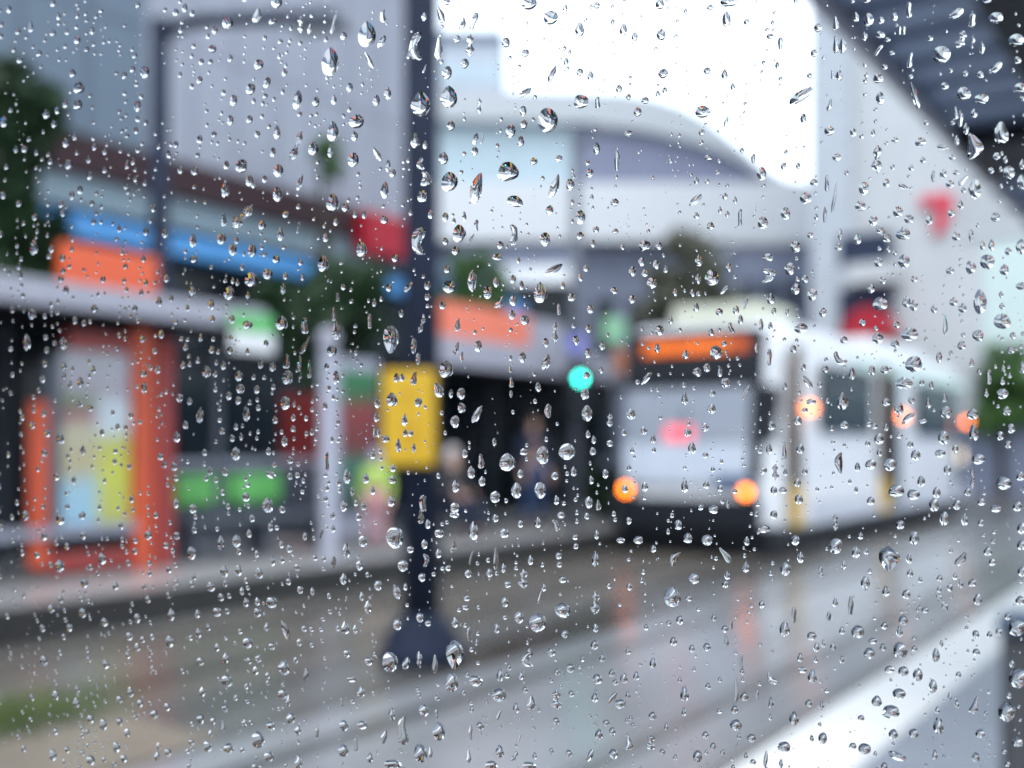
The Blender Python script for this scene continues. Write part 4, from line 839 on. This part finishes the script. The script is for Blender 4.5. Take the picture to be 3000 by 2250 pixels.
# what each drop is seen against, for its label
def inpoly(x, y, P):
    c = False
    for i in range(len(P)):
        (x1, y1), (x2, y2) = P[i - 1], P[i]
        if (y1 > y) != (y2 > y) and x < (x2 - x1) * (y - y1) / (y2 - y1) + x1: c = not c
    return c
def rect(a, b, c, d): return [(a, c), (b, c), (b, d), (a, d)]
ZONES = [
    ('the yellow sign', rect(822, 945, 800, 1010)), ('the flared post base', rect(815, 1000, 1340, 1435)), ('the thick dark post', rect(872, 948, 0, 1340)),
    ('the orange destination display', rect(1345, 1650, 708, 805)), ('the tram windscreen', rect(1335, 1685, 805, 945)), ("the tram's lower front", rect(1335, 1685, 945, 1080)),
    ('the dark shade under the tram', rect(1340, 1760, 1080, 1200)), ("the tram's white side", [(1685, 740), (2110, 830), (2110, 1090), (1685, 1180)]), ('the tram roof', [(1640, 650), (1800, 650), (2115, 790), (2110, 830), (1650, 740)]),
    ('the dark stub post', rect(2140, 2212, 1290, 1659)), ('the white platform edge', [(1590, 1659), (2212, 1265), (2212, 1390), (1850, 1659)]), ('the near platform paving', [(1850, 1659), (2212, 1390), (2212, 1659)]),
    ('the slatted roof', [(1800, 0), (2212, 0), (2212, 500)]), ('the red sign on the white building', rect(1985, 2060, 420, 510)), ('the open white sky', [(950, 0), (1775, 0), (1775, 380), (1640, 340), (1350, 205), (1090, 205), (1085, 75), (950, 75)]),
    ('the tall pale block', rect(945, 1090, 75, 200)), ('the arched station roof', [(1090, 205), (1350, 205), (1640, 340), (1720, 400), (945, 400), (945, 200)]), ('the white station fascia', rect(945, 1775, 400, 530)),
    ('the slate building and tree behind the tram', rect(1262, 1775, 530, 715)), ('the white building', [(1775, 0), (1800, 0), (2212, 500), (2212, 740), (1775, 650)]), ('the green trees behind the tram', rect(2110, 2212, 740, 1000)),
    ('the salmon sign', rect(955, 1150, 650, 745)), ('the signal pole', rect(1200, 1290, 540, 860)), ('the blue awning', [(90, 440), (350, 480), (870, 565), (870, 625), (640, 590), (90, 510)]),
    ('the red shop sign', rect(735, 875, 470, 565)), ('the maroon fascia', [(0, 325), (870, 470), (870, 530), (0, 390)]), ('the pale lilac building', [(345, 60), (875, 0), (875, 470), (345, 380)]),
    ('the blue grey building', [(0, 0), (875, 0), (345, 60), (345, 385), (0, 325)]), ('the orange sign above the shelter', rect(125, 340, 515, 640)), ('the shelter canopy', [(0, 580), (570, 670), (570, 720), (0, 650)]),
    ('the green and white stop sign', rect(455, 575, 670, 770)), ('the yellow poster', rect(140, 290, 745, 1160)), ('the orange frame', rect(290, 385, 690, 1240)), ('the green bench', rect(380, 610, 1010, 1110)),
    ('the dark shelter interior', [(0, 650), (680, 720), (680, 1190), (0, 1250)]), ('the pale capped post', rect(680, 740, 690, 1190)), ('the dark farther shelter', rect(740, 1345, 745, 1160)),
    ('the dark shopfronts', rect(0, 1262, 380, 760)), ('the pale platform strip', [(0, 1240), (1345, 1100), (1345, 1150), (0, 1320)]), ('the dark kerb face', [(0, 1310), (1345, 1145), (1345, 1200), (0, 1400)]),
    ('the grassy corner', rect(0, 420, 1480, 1659)), ('the grey wet track bed', [(0, 1380), (870, 1250), (870, 1659), (0, 1659)]), ('the wet rails beneath the tram', rect(870, 1760, 1180, 1400)),
    ('the pale wet road', [(870, 1390), (1760, 1180), (2212, 1080), (2212, 1290), (1590, 1659), (870, 1659)]), ('the far street', rect(0, 2212, 0, 1659))]
def zone(x, y):
    for nme, P in ZONES:
        if inpoly(x, y, P): return nme
    return 'the far street'
def look(d):
    x, y, w, h, k, tl = d; ar = (w * h) ** .5
    sz = 'large' if ar > 33 else 'mid sized' if ar > 23.5 else 'small'
    if k == 'p': sh = 'double lobed'
    elif k == 'c': sh = 'bent'
    elif k == 's': sh = 'slanting streak shaped' if abs(tl) > 12 else 'upright streak shaped'
    elif abs(tl) == 180: sh = 'downward pointed'
    elif abs(tl) > 45: sh = 'sideways oval'
    elif abs(tl) > 12: sh = 'slanting oval'
    elif w / h > 1.12: sh = 'wide'
    elif h / w > 1.35: sh = 'tall'
    elif h / w > 1.14: sh = 'oval'
    else: sh = 'round'
    return sz, sh, zone(x, y)
ORD = ['topmost', 'second highest', 'third highest', 'fourth highest', 'fifth highest', 'sixth highest', 'seventh highest', 'eighth highest', 'ninth highest', 'tenth highest', 'eleventh highest', 'twelfth highest', 'thirteenth highest', 'fourteenth highest', 'fifteenth highest']
classes = {}
for d in BIG: classes.setdefault(look(d), []).append(d)
mats_inv = Matrix.Rotation(PZ, 4, 'Z')
for (sz, sh, zn), ds in classes.items():
    ds.sort(key=lambda d: d[1])
    for i, d in enumerate(ds):
        u, v, mpp = onpane(d[0], d[1])
        V, F = drop_mesh(d[2] * mpp, d[3] * mpp, d[4], d[5], random.Random(int(d[0] * 37 + d[1] * 91)), True, fat_of(d) * .30)
        o = obj('raindrop', (V, F), WATER, None, True)
        for pz in o.data.polygons:
            if all(abs(o.data.vertices[k].co.y) < 1e-9 for k in pz.vertices): pz.use_smooth = False
        o.location = PC + mats_inv @ Vector((u, .00005, v)); o.rotation_euler = (0, 0, PZ)
        lab = f"{sz} {sh} raindrop over {zn}"
        if len(ds) > 1: lab += ', ' + ('lowest' if i == len(ds) - 1 else ORD[min(i, 14)])
        if len(ds) > 1: lab += ' of its kind' if len((lab + ' of its kind').split()) <= 16 else ''
        tag(o, lab, 'raindrop', 'raindrops on the window')

# the fine drops that nobody would count
fine = list(REST)
occ = {}
def near(x, y, r):
    for gx in range(int((x - 40) // 40), int((x + 40) // 40) + 1):
        for gy in range(int((y - 40) // 40), int((y + 40) // 40) + 1):
            for (a, b, q) in occ.get((gx, gy), ()):
                if abs(a - x) < q + r and abs(b - y) < (q + r) * 1.15: return True
    return False
def put(x, y, r): occ.setdefault((int(x // 40), int(y // 40)), []).append((x, y, r))
for d in DROPS: put(d[0], d[1], (d[2] * d[3]) ** .5 * .5)
def sow(n, x0, x1, y0, y1, lo, hi):
    k = 0; tries = 0
    while k < n and tries < n * 12:
        tries += 1
        x, y = rnd.uniform(x0, x1), rnd.uniform(y0, y1); run = rnd.choice((1, 1, 2, 3, 5))
        for _ in range(run):
            w = lo + (hi - lo) * rnd.random() ** 2.0
            if not near(x, y, w * .55):
                h = w * rnd.uniform(.95, 1.6); fine.append((x, y, w, h, 'o' if h / w < 1.45 else 'd', 0)); put(x, y, w * .5); k += 1
            x += rnd.uniform(-5, 5); y += rnd.uniform(12, 34)
sow(850, 0, 740, 0, 1250, 5, 12)
sow(260, 0, 740, 1250, 1659, 4.5, 11)
sow(560, 740, 1475, 0, 1659, 4, 10)
sow(520, 1475, 2212, 0, 1659, 4, 10)
sow(1100, 0, 2212, 0, 1659, 2.0, 4.2)
sow(260, -420, 0, -200, 1850, 4, 16); sow(260, 2212, 2632, -200, 1850, 4, 20); sow(200, 0, 2212, -320, 0, 4, 18); sow(200, 0, 2212, 1659, 1950, 4, 18)
V_, F_ = [], []; sm = []
for d in fine:
    u, v, mpp = onpane(d[0], d[1]); b = len(V_)
    V, F = drop_mesh(d[2] * mpp, d[3] * mpp, d[4], d[5], random.Random(int(d[0] * 53 + d[1] * 17)), d[2] * d[3] > 160, fat_of(d) * .35)
    for q in F: sm.append(any(V[k][1] > 1e-9 for k in q))
    V_ += [(x + u, y + .00005, z + v) for x, y, z in V]; F_ += [tuple(k + b for k in q) for q in F]
o = obj('fine_raindrops', (V_, F_), WATER, None)
o.data.polygons.foreach_set('use_smooth', sm)
o.location = PC; o.rotation_euler = (0, 0, PZ); o['kind'] = 'stuff'; o['label'] = 'fine raindrops scattered all over the window pane'
